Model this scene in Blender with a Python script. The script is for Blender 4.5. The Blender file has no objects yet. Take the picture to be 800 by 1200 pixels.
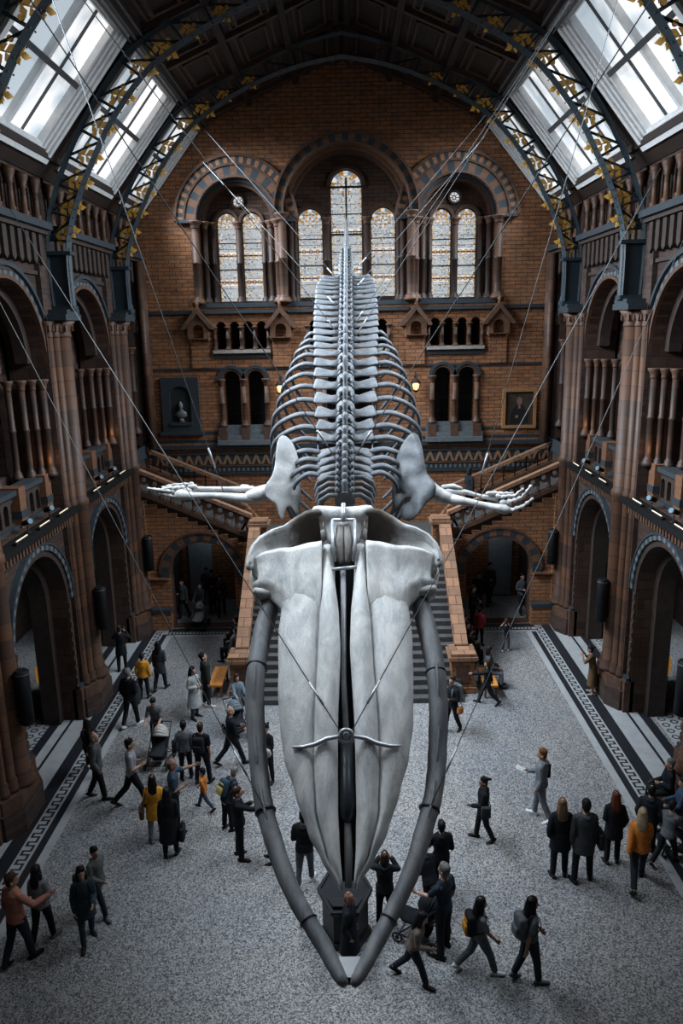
import bpy, math, random
from mathutils import Vector, Matrix, noise
from mathutils.geometry import tessellate_polygon
random.seed(7)
SC = bpy.context.scene
COL = SC.collection
PI = math.pi
R = math.radians

# ---------------------------------------------------------------- camera (also used to read sizes off the photograph)
F = 900.0; PITCH = R(13.7); YAW = R(0.6); ROLL = R(1.1); EYE = Vector((0, 0, 11.5))
FWD = Vector((-math.sin(YAW)*math.cos(PITCH), math.cos(YAW)*math.cos(PITCH), -math.sin(PITCH)))
_rt = Vector((math.cos(YAW), math.sin(YAW), 0))
_up = _rt.cross(FWD)
RT = _rt*math.cos(ROLL) - _up*math.sin(ROLL)
UP = _up*math.cos(ROLL) + _rt*math.sin(ROLL)
cam_d = bpy.data.cameras.new('camera'); cam = bpy.data.objects.new('camera', cam_d); COL.objects.link(cam)
cam_d.sensor_fit = 'VERTICAL'; cam_d.sensor_height = 36; cam_d.lens = F/1200*36; cam_d.clip_end = 300
m3 = Matrix((RT, UP, -FWD)).transposed()
cam.matrix_world = Matrix.Translation(EYE) @ m3.to_4x4()
SC.camera = cam
def ray(px, py): return FWD + RT*((px-400)/F) + UP*((600-py)/F)
def at_y(px, py, Y): d = ray(px, py); return EYE + d*(Y/d.y)
def on_floor(px, py, z=0.0): d = ray(px, py); return EYE + d*((z-EYE.z)/d.z)

# ---------------------------------------------------------------- materials
MATS = {}
def nodes_of(m):
    m.use_nodes = True
    nt = m.node_tree
    return nt, nt.nodes, nt.links, nt.nodes['Principled BSDF']
def mat(name, col, rough=.6, metal=0.0, var=0.12, scale=6.0, bump=0.0, bscale=30.0, emit=None, estr=0.0, spec=.4):
    if name in MATS: return MATS[name]
    m = bpy.data.materials.new(name); nt, N, L, b = nodes_of(m)
    b.inputs['Roughness'].default_value = rough; b.inputs['Metallic'].default_value = metal
    b.inputs['Specular IOR Level'].default_value = spec
    geo = N.new('ShaderNodeNewGeometry')
    nz = N.new('ShaderNodeTexNoise'); nz.inputs['Scale'].default_value = scale; nz.inputs['Detail'].default_value = 4
    L.new(geo.outputs['Position'], nz.inputs['Vector'])
    rp = N.new('ShaderNodeValToRGB')
    rp.color_ramp.elements[0].position = .3; rp.color_ramp.elements[1].position = .7
    rp.color_ramp.elements[0].color = [c*(1-var) for c in col[:3]]+[1]
    rp.color_ramp.elements[1].color = [min(1, c*(1+var)) for c in col[:3]]+[1]
    L.new(nz.outputs['Fac'], rp.inputs['Fac']); L.new(rp.outputs['Color'], b.inputs['Base Color'])
    if bump:
        n2 = N.new('ShaderNodeTexNoise'); n2.inputs['Scale'].default_value = bscale; n2.inputs['Detail'].default_value = 5
        L.new(geo.outputs['Position'], n2.inputs['Vector'])
        bp = N.new('ShaderNodeBump'); bp.inputs['Strength'].default_value = bump; bp.inputs['Distance'].default_value = .02
        L.new(n2.outputs['Fac'], bp.inputs['Height']); L.new(bp.outputs['Normal'], b.inputs['Normal'])
    if emit:
        b.inputs['Emission Color'].default_value = list(emit)+[1]; b.inputs['Emission Strength'].default_value = estr
    MATS[name] = m
    return m
def math_node(N, op, a=None, b=None):
    n = N.new('ShaderNodeMath'); n.operation = op
    if a is not None: n.inputs[0].default_value = a
    if b is not None: n.inputs[1].default_value = b
    return n
def brick(name, axes, c1, c2, mortar, bw=.46, rh=.15, dark=(.05,.045,.045), dark_amt=.55, rough=.75):
    """glazed terracotta blocks laid in courses; axes picks the two world axes of the wall face"""
    if name in MATS: return MATS[name]
    m = bpy.data.materials.new(name); nt, N, L, b = nodes_of(m)
    b.inputs['Roughness'].default_value = rough; b.inputs['Specular IOR Level'].default_value = .3
    geo = N.new('ShaderNodeNewGeometry'); sp = N.new('ShaderNodeSeparateXYZ'); cb = N.new('ShaderNodeCombineXYZ')
    L.new(geo.outputs['Position'], sp.inputs[0])
    ns = N.new('ShaderNodeSeparateXYZ'); L.new(geo.outputs['True Normal'], ns.inputs[0])
    ax_ = math_node(N, 'ABSOLUTE'); L.new(ns.outputs[0], ax_.inputs[0]); ay_ = math_node(N, 'ABSOLUTE'); L.new(ns.outputs[1], ay_.inputs[0]); az_ = math_node(N, 'ABSOLUTE'); L.new(ns.outputs[2], az_.inputs[0])
    gt = math_node(N, 'GREATER_THAN'); L.new(ax_.outputs[0], gt.inputs[0]); L.new(ay_.outputs[0], gt.inputs[1])
    um = N.new('ShaderNodeMix'); um.data_type = 'FLOAT'; L.new(gt.outputs[0], um.inputs['Factor']); L.new(sp.outputs[0], um.inputs['A']); L.new(sp.outputs[1], um.inputs['B'])
    gz = math_node(N, 'GREATER_THAN', b=.8); L.new(az_.outputs[0], gz.inputs[0])
    vm = N.new('ShaderNodeMix'); vm.data_type = 'FLOAT'; L.new(gz.outputs[0], vm.inputs['Factor']); L.new(sp.outputs[2], vm.inputs['A']); L.new(sp.outputs[1], vm.inputs['B'])
    L.new(um.outputs['Result'], cb.inputs[0]); L.new(vm.outputs['Result'], cb.inputs[1])
    br = N.new('ShaderNodeTexBrick'); L.new(cb.outputs[0], br.inputs['Vector'])
    br.inputs['Scale'].default_value = 1; br.inputs['Brick Width'].default_value = bw; br.inputs['Row Height'].default_value = rh
    br.inputs['Mortar Size'].default_value = .012; br.inputs['Mortar Smooth'].default_value = .2; br.inputs['Bias'].default_value = -.1
    br.inputs['Color1'].default_value = list(c1)+[1]; br.inputs['Color2'].default_value = list(c2)+[1]; br.inputs['Mortar'].default_value = list(mortar)+[1]
    # a share of burnt blocks: quantised white noise
    fu = math_node(N, 'DIVIDE', b=bw*.97); fv = math_node(N, 'DIVIDE', b=rh)
    L.new(sp.outputs[axes[0]], fu.inputs[0]); L.new(sp.outputs[axes[1]], fv.inputs[0])
    nz = N.new('ShaderNodeTexNoise'); nz.inputs['Scale'].default_value = 2.3; nz.inputs['Detail'].default_value = 6; nz.inputs['Roughness'].default_value = .75
    mp = N.new('ShaderNodeMapping'); mp.inputs['Scale'].default_value = (1, 3.0, 1)
    L.new(cb.outputs[0], mp.inputs[0]); L.new(mp.outputs[0], nz.inputs['Vector'])
    rp = N.new('ShaderNodeValToRGB'); rp.color_ramp.elements[0].position = .42; rp.color_ramp.elements[1].position = .66
    L.new(nz.outputs['Fac'], rp.inputs['Fac'])
    mul = math_node(N, 'MULTIPLY', b=dark_amt); L.new(rp.outputs['Color'], mul.inputs[0])
    mx = N.new('ShaderNodeMix'); mx.data_type = 'RGBA'
    L.new(mul.outputs[0], mx.inputs['Factor']); L.new(br.outputs['Color'], mx.inputs['A']); mx.inputs['B'].default_value = list(dark)+[1]
    b2 = N.new('ShaderNodeTexBrick'); L.new(cb.outputs[0], b2.inputs['Vector'])
    b2.inputs['Scale'].default_value = 1; b2.inputs['Brick Width'].default_value = bw; b2.inputs['Row Height'].default_value = rh; b2.inputs['Mortar Size'].default_value = 0
    b2.offset_frequency = 2; b2.inputs['Color1'].default_value = (.45,.45,.47,1); b2.inputs['Color2'].default_value = (1.5,1.5,1.45,1); b2.inputs['Bias'].default_value = 0
    m2 = N.new('ShaderNodeMix'); m2.data_type = 'RGBA'; m2.blend_type = 'MULTIPLY'; m2.inputs['Factor'].default_value = .85
    L.new(mx.outputs['Result'], m2.inputs['A']); L.new(b2.outputs['Color'], m2.inputs['B'])
    L.new(m2.outputs['Result'], b.inputs['Base Color'])
    bp = N.new('ShaderNodeBump'); bp.inputs['Strength'].default_value = .5; bp.inputs['Distance'].default_value = .02; bp.invert = True
    L.new(br.outputs['Fac'], bp.inputs['Height']); L.new(bp.outputs['Normal'], b.inputs['Normal'])
    MATS[name] = m
    return m
def drum(name, c1, c2, joint=(.03,.02,.018), h=.42, rough=.55):
    """stacked terracotta drums: colour per course of height h, dark joints"""
    if name in MATS: return MATS[name]
    m = bpy.data.materials.new(name); nt, N, L, b = nodes_of(m)
    b.inputs['Roughness'].default_value = rough; b.inputs['Specular IOR Level'].default_value = .35
    geo = N.new('ShaderNodeNewGeometry'); sp = N.new('ShaderNodeSeparateXYZ'); L.new(geo.outputs['Position'], sp.inputs[0])
    dv = math_node(N, 'DIVIDE', b=h); L.new(sp.outputs[2], dv.inputs[0])
    fl = math_node(N, 'FLOOR'); L.new(dv.outputs[0], fl.inputs[0])
    fr = math_node(N, 'FRACT'); L.new(dv.outputs[0], fr.inputs[0])
    wn = N.new('ShaderNodeTexWhiteNoise'); wn.noise_dimensions = '2D'
    yy = math_node(N, 'MULTIPLY', b=1.4); L.new(sp.outputs[1], yy.inputs[0]); yf = math_node(N, 'FLOOR'); L.new(yy.outputs[0], yf.inputs[0])
    cb = N.new('ShaderNodeCombineXYZ'); L.new(fl.outputs[0], cb.inputs[0]); L.new(yf.outputs[0], cb.inputs[1]); L.new(cb.outputs[0], wn.inputs['Vector'])
    mx = N.new('ShaderNodeMix'); mx.data_type = 'RGBA'; L.new(wn.outputs['Value'], mx.inputs['Factor'])
    mx.inputs['A'].default_value = list(c1)+[1]; mx.inputs['B'].default_value = list(c2)+[1]
    lt = math_node(N, 'LESS_THAN', b=.06); L.new(fr.outputs[0], lt.inputs[0])
    m2 = N.new('ShaderNodeMix'); m2.data_type = 'RGBA'; L.new(lt.outputs[0], m2.inputs['Factor'])
    L.new(mx.outputs['Result'], m2.inputs['A']); m2.inputs['B'].default_value = list(joint)+[1]
    L.new(m2.outputs['Result'], b.inputs['Base Color'])
    MATS[name] = m
    return m

# ---------------------------------------------------------------- mesh builder
def ident(a, b, d): return (a, b, d)
class MB:
    def __init__(s): s.v = []; s.f = []; s.m = []; s.sm = []
    def add(s, vs, fs, m=0, smooth=False):
        o = len(s.v); s.v += [tuple(v) for v in vs]
        for f in fs: s.f.append([i+o for i in f]); s.m.append(m); s.sm.append(smooth)
        return s
    def fbox(s, f, a0, a1, b0, b1, d0, d1, m=0):
        vs = [f(a, b, d) for d in (d0, d1) for b in (b0, b1) for a in (a0, a1)]
        return s.add(vs, [(0,1,3,2),(4,6,7,5),(0,4,5,1),(2,3,7,6),(0,2,6,4),(1,5,7,3)], m)
    def box(s, x0, x1, y0, y1, z0, z1, m=0): return s.fbox(ident, x0, x1, y0, y1, z0, z1, m)
    def obox(s, c, size, rot=None, m=0, bev=0.0):
        hx, hy, hz = [q/2 for q in size]; M = rot or Matrix.Identity(3); c = Vector(c)
        if bev <= 0:
            vs = [c + M @ Vector((x*hx, y*hy, z*hz)) for z in (-1,1) for y in (-1,1) for x in (-1,1)]
            return s.add(vs, [(0,1,3,2),(4,6,7,5),(0,4,5,1),(2,3,7,6),(0,2,6,4),(1,5,7,3)], m)
        # rounded: superellipse sections stacked
        rows = [(-hz, bev), (-hz+bev*.3, bev*.3), (-hz+bev, 0), (hz-bev, 0), (hz-bev*.3, bev*.3), (hz, bev)]
        vs = []; n = 16
        for z, ins in rows:
            for k in range(n):
                t = 2*PI*k/n; cx, sy = math.cos(t), math.sin(t)
                x = math.copysign(abs(cx)**.45, cx)*(hx-ins); y = math.copysign(abs(sy)**.45, sy)*(hy-ins)
                vs.append(c + M @ Vector((x, y, z)))
        fs = [(r*n+k, r*n+(k+1) % n, (r+1)*n+(k+1) % n, (r+1)*n+k) for r in range(len(rows)-1) for k in range(n)]
        fs += [tuple(range(n))[::-1], tuple((len(rows)-1)*n+k for k in range(n))]
        return s.add(vs, fs, m, True)
    def tube(s, pts, rad, n=8, m=0, ref=None, caps=True, smooth=True, rounded=False):
        """swept ellipse; rad: number or list of numbers / (side, ref) pairs; ref = direction of the second radius"""
        pts = [Vector(p) for p in pts]; k = len(pts)
        if not isinstance(rad, list): rad = [rad]*k
        rad = [(q, q) if not isinstance(q, (tuple, list)) else q for q in rad]
        if rounded:
            a, b = pts[0]-pts[1], pts[-1]-pts[-2]
            a.normalize(); b.normalize(); r0 = min(rad[0]); r1 = min(rad[-1])
            sc = lambda q, t: (q[0]*t, q[1]*t)
            pts = [pts[0]+a*r0*.95, pts[0]+a*r0*.7] + pts + [pts[-1]+b*r1*.7, pts[-1]+b*r1*.95]
            rad = [sc(rad[0], .3), sc(rad[0], .72)] + rad + [sc(rad[-1], .72), sc(rad[-1], .3)]
            k = len(pts)
        tang = []
        for i in range(k):
            t = pts[min(i+1, k-1)] - pts[max(i-1, 0)]
            tang.append(t.normalized() if t.length > 1e-9 else Vector((0,0,1)))
        nrm = Vector(ref) if ref is not None else (Vector((0,0,1)) if abs(tang[0].z) < .9 else Vector((0,1,0)))
        vs = []
        for i in range(k):
            t = tang[i]; base = Vector(ref) if ref is not None else nrm
            nn = base - t*base.dot(t)
            if nn.length < 1e-6: nn = t.orthogonal()
            nn.normalize(); nrm = nn; bi = t.cross(nn)
            for j in range(n):
                a = 2*PI*j/n
                vs.append(pts[i] + bi*(math.cos(a)*rad[i][0]) + nn*(math.sin(a)*rad[i][1]))
        fs = [(i*n+j, i*n+(j+1) % n, (i+1)*n+(j+1) % n, (i+1)*n+j) for i in range(k-1) for j in range(n)]
        s.add(vs, fs, m, smooth)
        if caps:
            o = len(s.v)-len(vs)
            s.f += [[o+j for j in range(n)][::-1], [o+(k-1)*n+j for j in range(n)]]; s.m += [m, m]; s.sm += [smooth and rounded]*2
        return s
    def lathe(s, prof, c, n=12, m=0, smooth=True, a0=0.0):
        cx, cy = c[0], c[1]; z0 = c[2] if len(c) > 2 else 0
        vs = [(cx+r*math.cos(a0+2*PI*j/n), cy+r*math.sin(a0+2*PI*j/n), z0+z) for r, z in prof for j in range(n)]
        k = len(prof)
        fs = [(i*n+j, i*n+(j+1) % n, (i+1)*n+(j+1) % n, (i+1)*n+j) for i in range(k-1) for j in range(n)]
        s.add(vs, fs, m, smooth)
        o = len(s.v)-len(vs)
        s.f += [[o+j for j in range(n)][::-1], [o+(k-1)*n+j for j in range(n)]]; s.m += [m, m]; s.sm += [False, False]
        return s
    def prism(s, poly, f, d0, d1, m=0, smooth=False):
        n = len(poly)
        vs = [f(a, b, d0) for a, b in poly] + [f(a, b, d1) for a, b in poly]
        s.add(vs, [(i, (i+1) % n, n+(i+1) % n, n+i) for i in range(n)], m, smooth)
        o = len(s.v)-2*n
        tris = tessellate_polygon([[Vector((a, b, 0)) for a, b in poly]])
        for t in tris:
            s.f.append([o+i for i in t][::-1]); s.m.append(m); s.sm.append(False)
            s.f.append([o+n+i for i in t]); s.m.append(m); s.sm.append(False)
        return s
    def holed(s, outline, holes, f, d0, d1, m=0, mh=None):
        """slab with through holes"""
        loops = [outline]+holes
        allp = [p for l in loops for p in l]; n = len(allp)
        tris = tessellate_polygon([[Vector((a, b, 0)) for a, b in l] for l in loops])
        vs = [f(a, b, d0) for a, b in allp]+[f(a, b, d1) for a, b in allp]
        s.add(vs, [tuple(t) for t in tris]+[tuple(n+i for i in t)[::-1] for t in tris], m)
        o = len(s.v)-2*n; st = 0
        for li, l in enumerate(loops):
            k = len(l)
            for i in range(k):
                a, b = st+i, st+(i+1) % k
                s.f.append([o+a, o+b, o+n+b, o+n+a]); s.m.append(m if li == 0 or mh is None else mh); s.sm.append(False)
            st += k
        return s
    def arch(s, f, ca, cb, r0, r1, d0, d1, n=16, mats=(0,), t0=0.0, t1=PI, gap=0.0):
        """ring of voussoirs; mats cycles"""
        for k in range(n):
            u0 = t0+(t1-t0)*k/n; u1 = t0+(t1-t0)*(k+1-gap)/n
            vs = [f(ca+r*math.cos(u), cb+r*math.sin(u), d) for d in (d0, d1) for r, u in ((r0,u0),(r1,u0),(r1,u1),(r0,u1))]
            s.add(vs, [(0,1,2,3),(7,6,5,4),(0,4,5,1),(1,5,6,2),(2,6,7,3),(3,7,4,0)], mats[k % len(mats)])
        return s
    def build(s, name, mats, parent=None, fix=True):
        me = bpy.data.meshes.new(name)
        vs = s.v
        if parent is not None:
            inv = world_of(parent).inverted(); vs = [inv @ Vector(v) for v in vs]
        me.from_pydata(vs, [], s.f)
        if not isinstance(mats, (list, tuple)): mats = [mats]
        for q in mats: me.materials.append(q)
        me.polygons.foreach_set('material_index', s.m)
        me.polygons.foreach_set('use_smooth', s.sm)
        if fix:
            import bmesh
            bm = bmesh.new(); bm.from_mesh(me); bmesh.ops.recalc_face_normals(bm, faces=bm.faces); bm.to_mesh(me); bm.free()
        me.update()
        o = bpy.data.objects.new(name, me); COL.objects.link(o)
        if parent is not None: o.parent = parent
        return o
def world_of(o):
    M = Matrix.LocRotScale(o.location, o.rotation_euler, o.scale)
    return world_of(o.parent) @ M if o.parent else M
def arch_poly(c, b0, hw, top, n=14):
    """round-headed opening outline, anticlockwise: sill b0, apex top"""
    sp = top-hw
    return [(c-hw, b0), (c+hw, b0)] + [(c+hw*math.cos(PI*k/n), sp+hw*math.sin(PI*k/n)) for k in range(n+1)]
def circle_poly(c, b, r, n=20): return [(c+r*math.cos(2*PI*k/n), b+r*math.sin(2*PI*k/n)) for k in range(n)]
def tag(o, label, cat=None, group=None, kind=None):
    o['label'] = label
    if cat: o['category'] = cat
    if group: o['group'] = group
    if kind: o['kind'] = kind
    return o
def thing(name, label, cat, loc=(0,0,0), rz=0.0, group=None):
    o = bpy.data.objects.new(name, None); COL.objects.link(o); o.location = loc; o.rotation_euler = (0, 0, rz)
    return tag(o, label, cat, group)
def struct(o, label, cat): return tag(o, label, cat, None, 'structure')
def copy_tree(o, parent=None):
    c = o.copy(); COL.objects.link(c)
    if parent is not None: c.parent = parent
    for ch in list(o.children): copy_tree(ch, c)
    return c
# ================================================================ materials of the hall
OR1, OR2 = (.48,.20,.08), (.175,.074,.033)
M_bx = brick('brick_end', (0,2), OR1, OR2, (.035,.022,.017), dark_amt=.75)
M_bd = brick('brick_recess_shaded', (0,2), (.10,.047,.026), (.05,.026,.017), (.012,.01,.009), dark_amt=.6)  # darker copy of the end brick, recess shade put into the colour
M_bm = mat('muted_terracotta', (.13,.062,.034), .6, var=.25, scale=9, bump=.25)
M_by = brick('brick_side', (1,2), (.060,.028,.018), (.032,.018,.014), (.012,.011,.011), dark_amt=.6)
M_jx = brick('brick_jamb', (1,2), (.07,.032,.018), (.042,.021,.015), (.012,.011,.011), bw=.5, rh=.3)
M_col = drum('terracotta_shaft', (.098,.045,.024), (.045,.025,.018))
M_colD = drum('terracotta_shaft_shaded', (.05,.026,.018), (.028,.018,.015))  # darker copy of the shaft colour, painting the shade of the recesses
M_colB = drum('terracotta_shaft_buff', (.10,.045,.022), (.055,.027,.017), h=.55)
M_dark = mat('slate_blue_terracotta', (.024,.033,.041), .6, bump=.3)
M_band = mat('buff_terracotta', (.27,.125,.058), .6, var=.25, scale=9, bump=.25)
M_brn = mat('brown_terracotta', (.078,.039,.024), .6, var=.3, scale=7, bump=.35)
M_cor = mat('dark_brown_terracotta', (.034,.022,.018), .65, var=.3, scale=7, bump=.3)  # darker brown than the other terracotta tones
M_grey = mat('grey_terracotta', (.10,.115,.125), .6, var=.2, scale=9, bump=.25)
M_pale = mat('pale_stone', (.30,.27,.24), .6, var=.15, scale=8)
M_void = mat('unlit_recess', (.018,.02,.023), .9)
M_iron = mat('painted_iron', (.014,.026,.035), .45, var=.15, scale=4, spec=.5)
M_rivet = mat('painted_iron_rivets', (.04,.06,.075), .4, var=.1)
M_gold = mat('gilding', (.88,.46,.08), .4, metal=0.0, var=.25, scale=22)
M_wood = mat('dark_roof_wood', (.022,.014,.011), .6, var=.3, scale=5)
M_woodl = mat('roof_rib_wood', (.06,.036,.025), .55, var=.25, scale=5)
M_panel = mat('painted_roof_panel', (.022,.016,.014), .6, var=.6, scale=7)
M_white = mat('white_painted_frame', (.72,.72,.72), .5, var=.08)
M_frame = mat('dark_glazing_bar', (.06,.065,.07), .5)
M_steel = mat('steel_cable', (.11,.115,.12), .8, var=.05, spec=.15)
M_black = mat('black_paint', (.006,.007,.008), .6, spec=.2)
M_copper = brick('orange_terracotta_coping', (0,1), (.31,.165,.095), (.19,.095,.055), (.06,.04,.03), bw=.42, rh=.34, dark_amt=.35)
M_step = mat('stone_tread', (.055,.055,.056), .6, var=.2, scale=6)

def sky_glass():
    m = bpy.data.materials.new('skylight_glass'); nt, N, L, b = nodes_of(m)
    geo = N.new('ShaderNodeNewGeometry'); nz = N.new('ShaderNodeTexNoise'); nz.inputs['Scale'].default_value = .55; nz.inputs['Detail'].default_value = 3
    L.new(geo.outputs['Position'], nz.inputs['Vector'])
    rp = N.new('ShaderNodeValToRGB'); rp.color_ramp.elements[0].position = .38; rp.color_ramp.elements[1].position = .55
    rp.color_ramp.elements[0].color = (.36,.42,.47,1); rp.color_ramp.elements[1].color = (1,1,1,1)
    L.new(nz.outputs['Fac'], rp.inputs['Fac']); L.new(rp.outputs['Color'], b.inputs['Emission Color'])
    b.inputs['Emission Strength'].default_value = SKY_GLASS; b.inputs['Base Color'].default_value = (.3,.32,.34,1); b.inputs['Roughness'].default_value = .3
    return m
SKY_GLASS = 2.6
M_sky = sky_glass()

# ================================================================ floor
fl = MB(); fl.box(-13.5, 13.5, -8, 36, -.25, 0, 0)
def terrazzo(name, cols, scale):
    m = bpy.data.materials.new(name); nt, N, L, b = nodes_of(m)
    b.inputs['Roughness'].default_value = .42; b.inputs['Specular IOR Level'].default_value = .45
    geo = N.new('ShaderNodeNewGeometry'); vo = N.new('ShaderNodeTexVoronoi'); vo.inputs['Scale'].default_value = scale
    L.new(geo.outputs['Position'], vo.inputs['Vector'])
    sp = N.new('ShaderNodeSeparateColor'); L.new(vo.outputs['Color'], sp.inputs[0])
    rp = N.new('ShaderNodeValToRGB'); rp.color_ramp.interpolation = 'CONSTANT'
    els = rp.color_ramp.elements
    while len(els) < len(cols): els.new(.5)
    for i, c in enumerate(cols): els[i].position = i/len(cols); els[i].color = list(c)+[1]
    L.new(sp.outputs[0], rp.inputs['Fac'])
    nz = N.new('ShaderNodeTexNoise'); nz.inputs['Scale'].default_value = .35; nz.inputs['Detail'].default_value = 5
    L.new(geo.outputs['Position'], nz.inputs['Vector'])
    r2 = N.new('ShaderNodeValToRGB'); r2.color_ramp.elements[0].position = .35; r2.color_ramp.elements[1].position = .68
    r2.color_ramp.elements[0].color = (.86,.88,.92,1); r2.color_ramp.elements[1].color = (1.08,1.03,.98,1)
    L.new(nz.outputs['Fac'], r2.inputs['Fac'])
    mx = N.new('ShaderNodeMix'); mx.data_type = 'RGBA'; mx.blend_type = 'MULTIPLY'; mx.inputs['Factor'].default_value = 1
    L.new(rp.outputs['Color'], mx.inputs['A']); L.new(r2.outputs['Color'], mx.inputs['B'])
    L.new(mx.outputs['Result'], b.inputs['Base Color'])
    return m
M_floor = terrazzo('speckled_terrazzo', [(.038,.041,.046),(.13,.136,.143),(.225,.23,.238),(.325,.325,.322),(.093,.098,.106),(.405,.398,.385),(.18,.187,.197),(.285,.288,.295)], 42)
M_fband = mat('pale_grey_marble', (.33,.34,.35), .35, var=.1, scale=3)
M_fdark = mat('dark_mosaic', (.014,.016,.02), .45, var=.3, scale=40)
floor_o = struct(fl.build('floor', [M_floor]), 'speckled grey terrazzo floor of the hall', 'floor')
XF = -.12                       # the floor pattern sits a hand left of the camera's axis
inl = MB()
def strips(sgn):
    g = lambda x0, x1, y0, y1, h, m: inl.box(min(sgn*x0, sgn*x1)+XF, max(sgn*x0, sgn*x1)+XF, y0, y1, .0005, h, m)
    yb = 27.45
    g(6.78, 6.98, 2, yb+.00, .004, 0); g(6.98, 7.16, 2, yb+.2, .0035, 1)
    g(7.5, 7.84, 2, yb+.62, .0035, 1); g(7.84, 8.34, 2, 28.2, .004, 0); g(8.34, 8.42, 2, 28.2, .0035, 1)
    g(8.42, 8.68, 2, 28.2, .004, 0); g(8.68, 8.95, 2, 28.2, .0035, 1)
    g(7.16, 7.5, 2, yb+.32, .003, 0)
    # running key along the side: white ground, dark key line
    y = 8.0
    while y < yb+.2:
        for (a0, a1, b0, b1) in ((.06,.12,0,.13),(.06,.29,.13,.18),(.23,.29,.18,.26),(.06,.29,.26,.31)):
            g(7.16+a0, 7.16+a1, y+b0, y+b1, .0045, 1)
        y += .31
for sgn in (-1, 1): strips(sgn)
for sgn in (-1, 1):
    x0, x1 = (-7.1, -3.9) if sgn < 0 else (3.9, 7.1)
    inl.box(x0, x1, 27.43, 27.58, .0005, .004, 0); inl.box(x0, x1, 27.58, 28.25, .0005, .0032, 1)
    inl.box(x0-.2, x1+.2, 27.68, 27.86, .0005, .0042, 0)
    x = x0
    while x < x1-.1:
        inl.box(x, x+.06, 27.7, 27.84, .0005, .0048, 1); x += .13
    x = min(sgn*4.35, sgn*7.0); xe = x+2.65
    inl.box(x, xe, 28.3, 28.8, .0005, .0032, 1)
    while x < xe-.2:
        inl.box(x, x+.13, 28.36, 28.66, .0005, .0042, 0); inl.box(x+.13, x+.2, 28.36, 28.43, .0005, .0042, 0); inl.box(x+.2, x+.27, 28.36, 28.52, .0005, .0042, 0); x += .27
inl.build('border_inlay', [M_fband, M_fdark], floor_o)
# ring tiles inside the side arches
rt = MB()
for sgn in (-1, 1):
    for yc in (13.5, 19.3, 25.1):
        rt.box(min(sgn*8.95, sgn*10.6), max(sgn*8.95, sgn*10.6), yc-1.9, yc+1.9, .0005, .003, 0)
        for i in range(5):
            for j in range(11):
                cx = sgn*(9.12+i*.3); cy = yc-1.7+j*.34+(i % 2)*.17
                rt.arch(ident, cx, cy, .075, .125, .0005, .0055, n=6, mats=(1,), t0=0, t1=2*PI)
rt.build('ring_tiles', [M_fband, M_fdark], floor_o)

# ================================================================ end wall
YE = 31.5; XC = .08
fe = lambda a, b, d: (a+XC, YE+d, b)
wall_back = None
e = MB()
AW = 4.27
holes = []
for sx in (-1, 1): holes.append([(sx*AW-1.55, 12.4), (sx*AW+1.55, 12.4)] + [(sx*AW+1.55*math.cos(PI*k/18), 15.5+1.55*math.sin(PI*k/18)) for k in range(19)])
holes.append([(-2.42, 12.4), (2.42, 12.4)] + [(2.42*math.cos(PI*k/22), 15.72+2.42*math.sin(PI*k/22)) for k in range(23)])
for sx in (-1, 1):
    for dx in (-.49, .49): holes.append(arch_poly(sx*AW+dx, 7.0, .34, 9.77))
    for k in range(4): holes.append(arch_poly(sx*AW-.81+k*.54, 10.62, .2, 11.7, 8))
for k in range(6): holes.append(arch_poly(-1.35+k*.54, 10.62, .2, 11.7, 8))
for dx in (-.55, .55): holes.append(arch_poly(dx, 7.0, .38, 9.77))
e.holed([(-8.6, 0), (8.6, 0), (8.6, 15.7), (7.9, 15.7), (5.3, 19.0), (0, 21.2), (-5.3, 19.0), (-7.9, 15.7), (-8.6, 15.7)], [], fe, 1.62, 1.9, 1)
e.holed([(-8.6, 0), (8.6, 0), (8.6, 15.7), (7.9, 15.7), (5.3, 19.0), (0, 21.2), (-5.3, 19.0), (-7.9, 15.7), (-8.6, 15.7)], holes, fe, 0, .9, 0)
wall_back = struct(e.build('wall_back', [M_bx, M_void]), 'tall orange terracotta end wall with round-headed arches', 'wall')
# recess panels holding the lancets
rp_ = MB()
for sx in (-1, 1):
    c = sx*AW
    rp_.holed([(c-1.7, 12.3), (c+1.7, 12.3), (c+1.7, 17.2), (c-1.7, 17.2)], [arch_poly(c-.5, 12.5, .4, 15.9), arch_poly(c+.5, 12.5, .4, 15.9), circle_poly(c, 16.3, .2)], fe, .75, 1.1, 0)
rp_.holed([(-2.6, 12.3), (2.6, 12.3), (2.6, 18.3), (-2.6, 18.3)], [arch_poly(-1.45, 12.6, .5, 16.0), arch_poly(1.45, 12.6, .5, 16.0), arch_poly(0, 12.6, .63, 17.4)], fe, .75, 1.1, 0)
rp_.build('recess_panel', [M_bd], wall_back)
# archivolts
def end_arch(c, sp, r, rings, d):
    a = MB()
    for (r0, r1, n, mats, dd) in rings: a.arch(fe, c, sp, r0, r1, d+dd, .2, n, mats)
    return a
for sx in (-1, 1):
    a = end_arch(sx*AW, 15.5, 1.55, [(1.55,1.63,24,(0,),-.05),(1.63,1.98,21,(1,2),-.02),(1.98,2.06,24,(0,),-.06),(2.06,2.3,45,(5,2),-.04),(2.3,2.4,30,(0,),-.1)], -.02)
    a.arch(fe, sx*AW, 15.5, 1.3, 1.56, .28, .9, 24, (0,)); a.arch(fe, sx*AW, 15.5, 1.42, 1.56, .14, .4, 24, (4,))
    a.build('arch_ring', [M_brn, M_bm, M_dark, M_grey, M_dark, M_band], wall_back)
a = end_arch(0, 15.72, 2.42, [(2.42,2.5,30,(0,),-.12),(2.5,2.76,33,(1,2),-.06),(2.76,2.84,30,(0,),-.16)], -.1)
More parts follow.
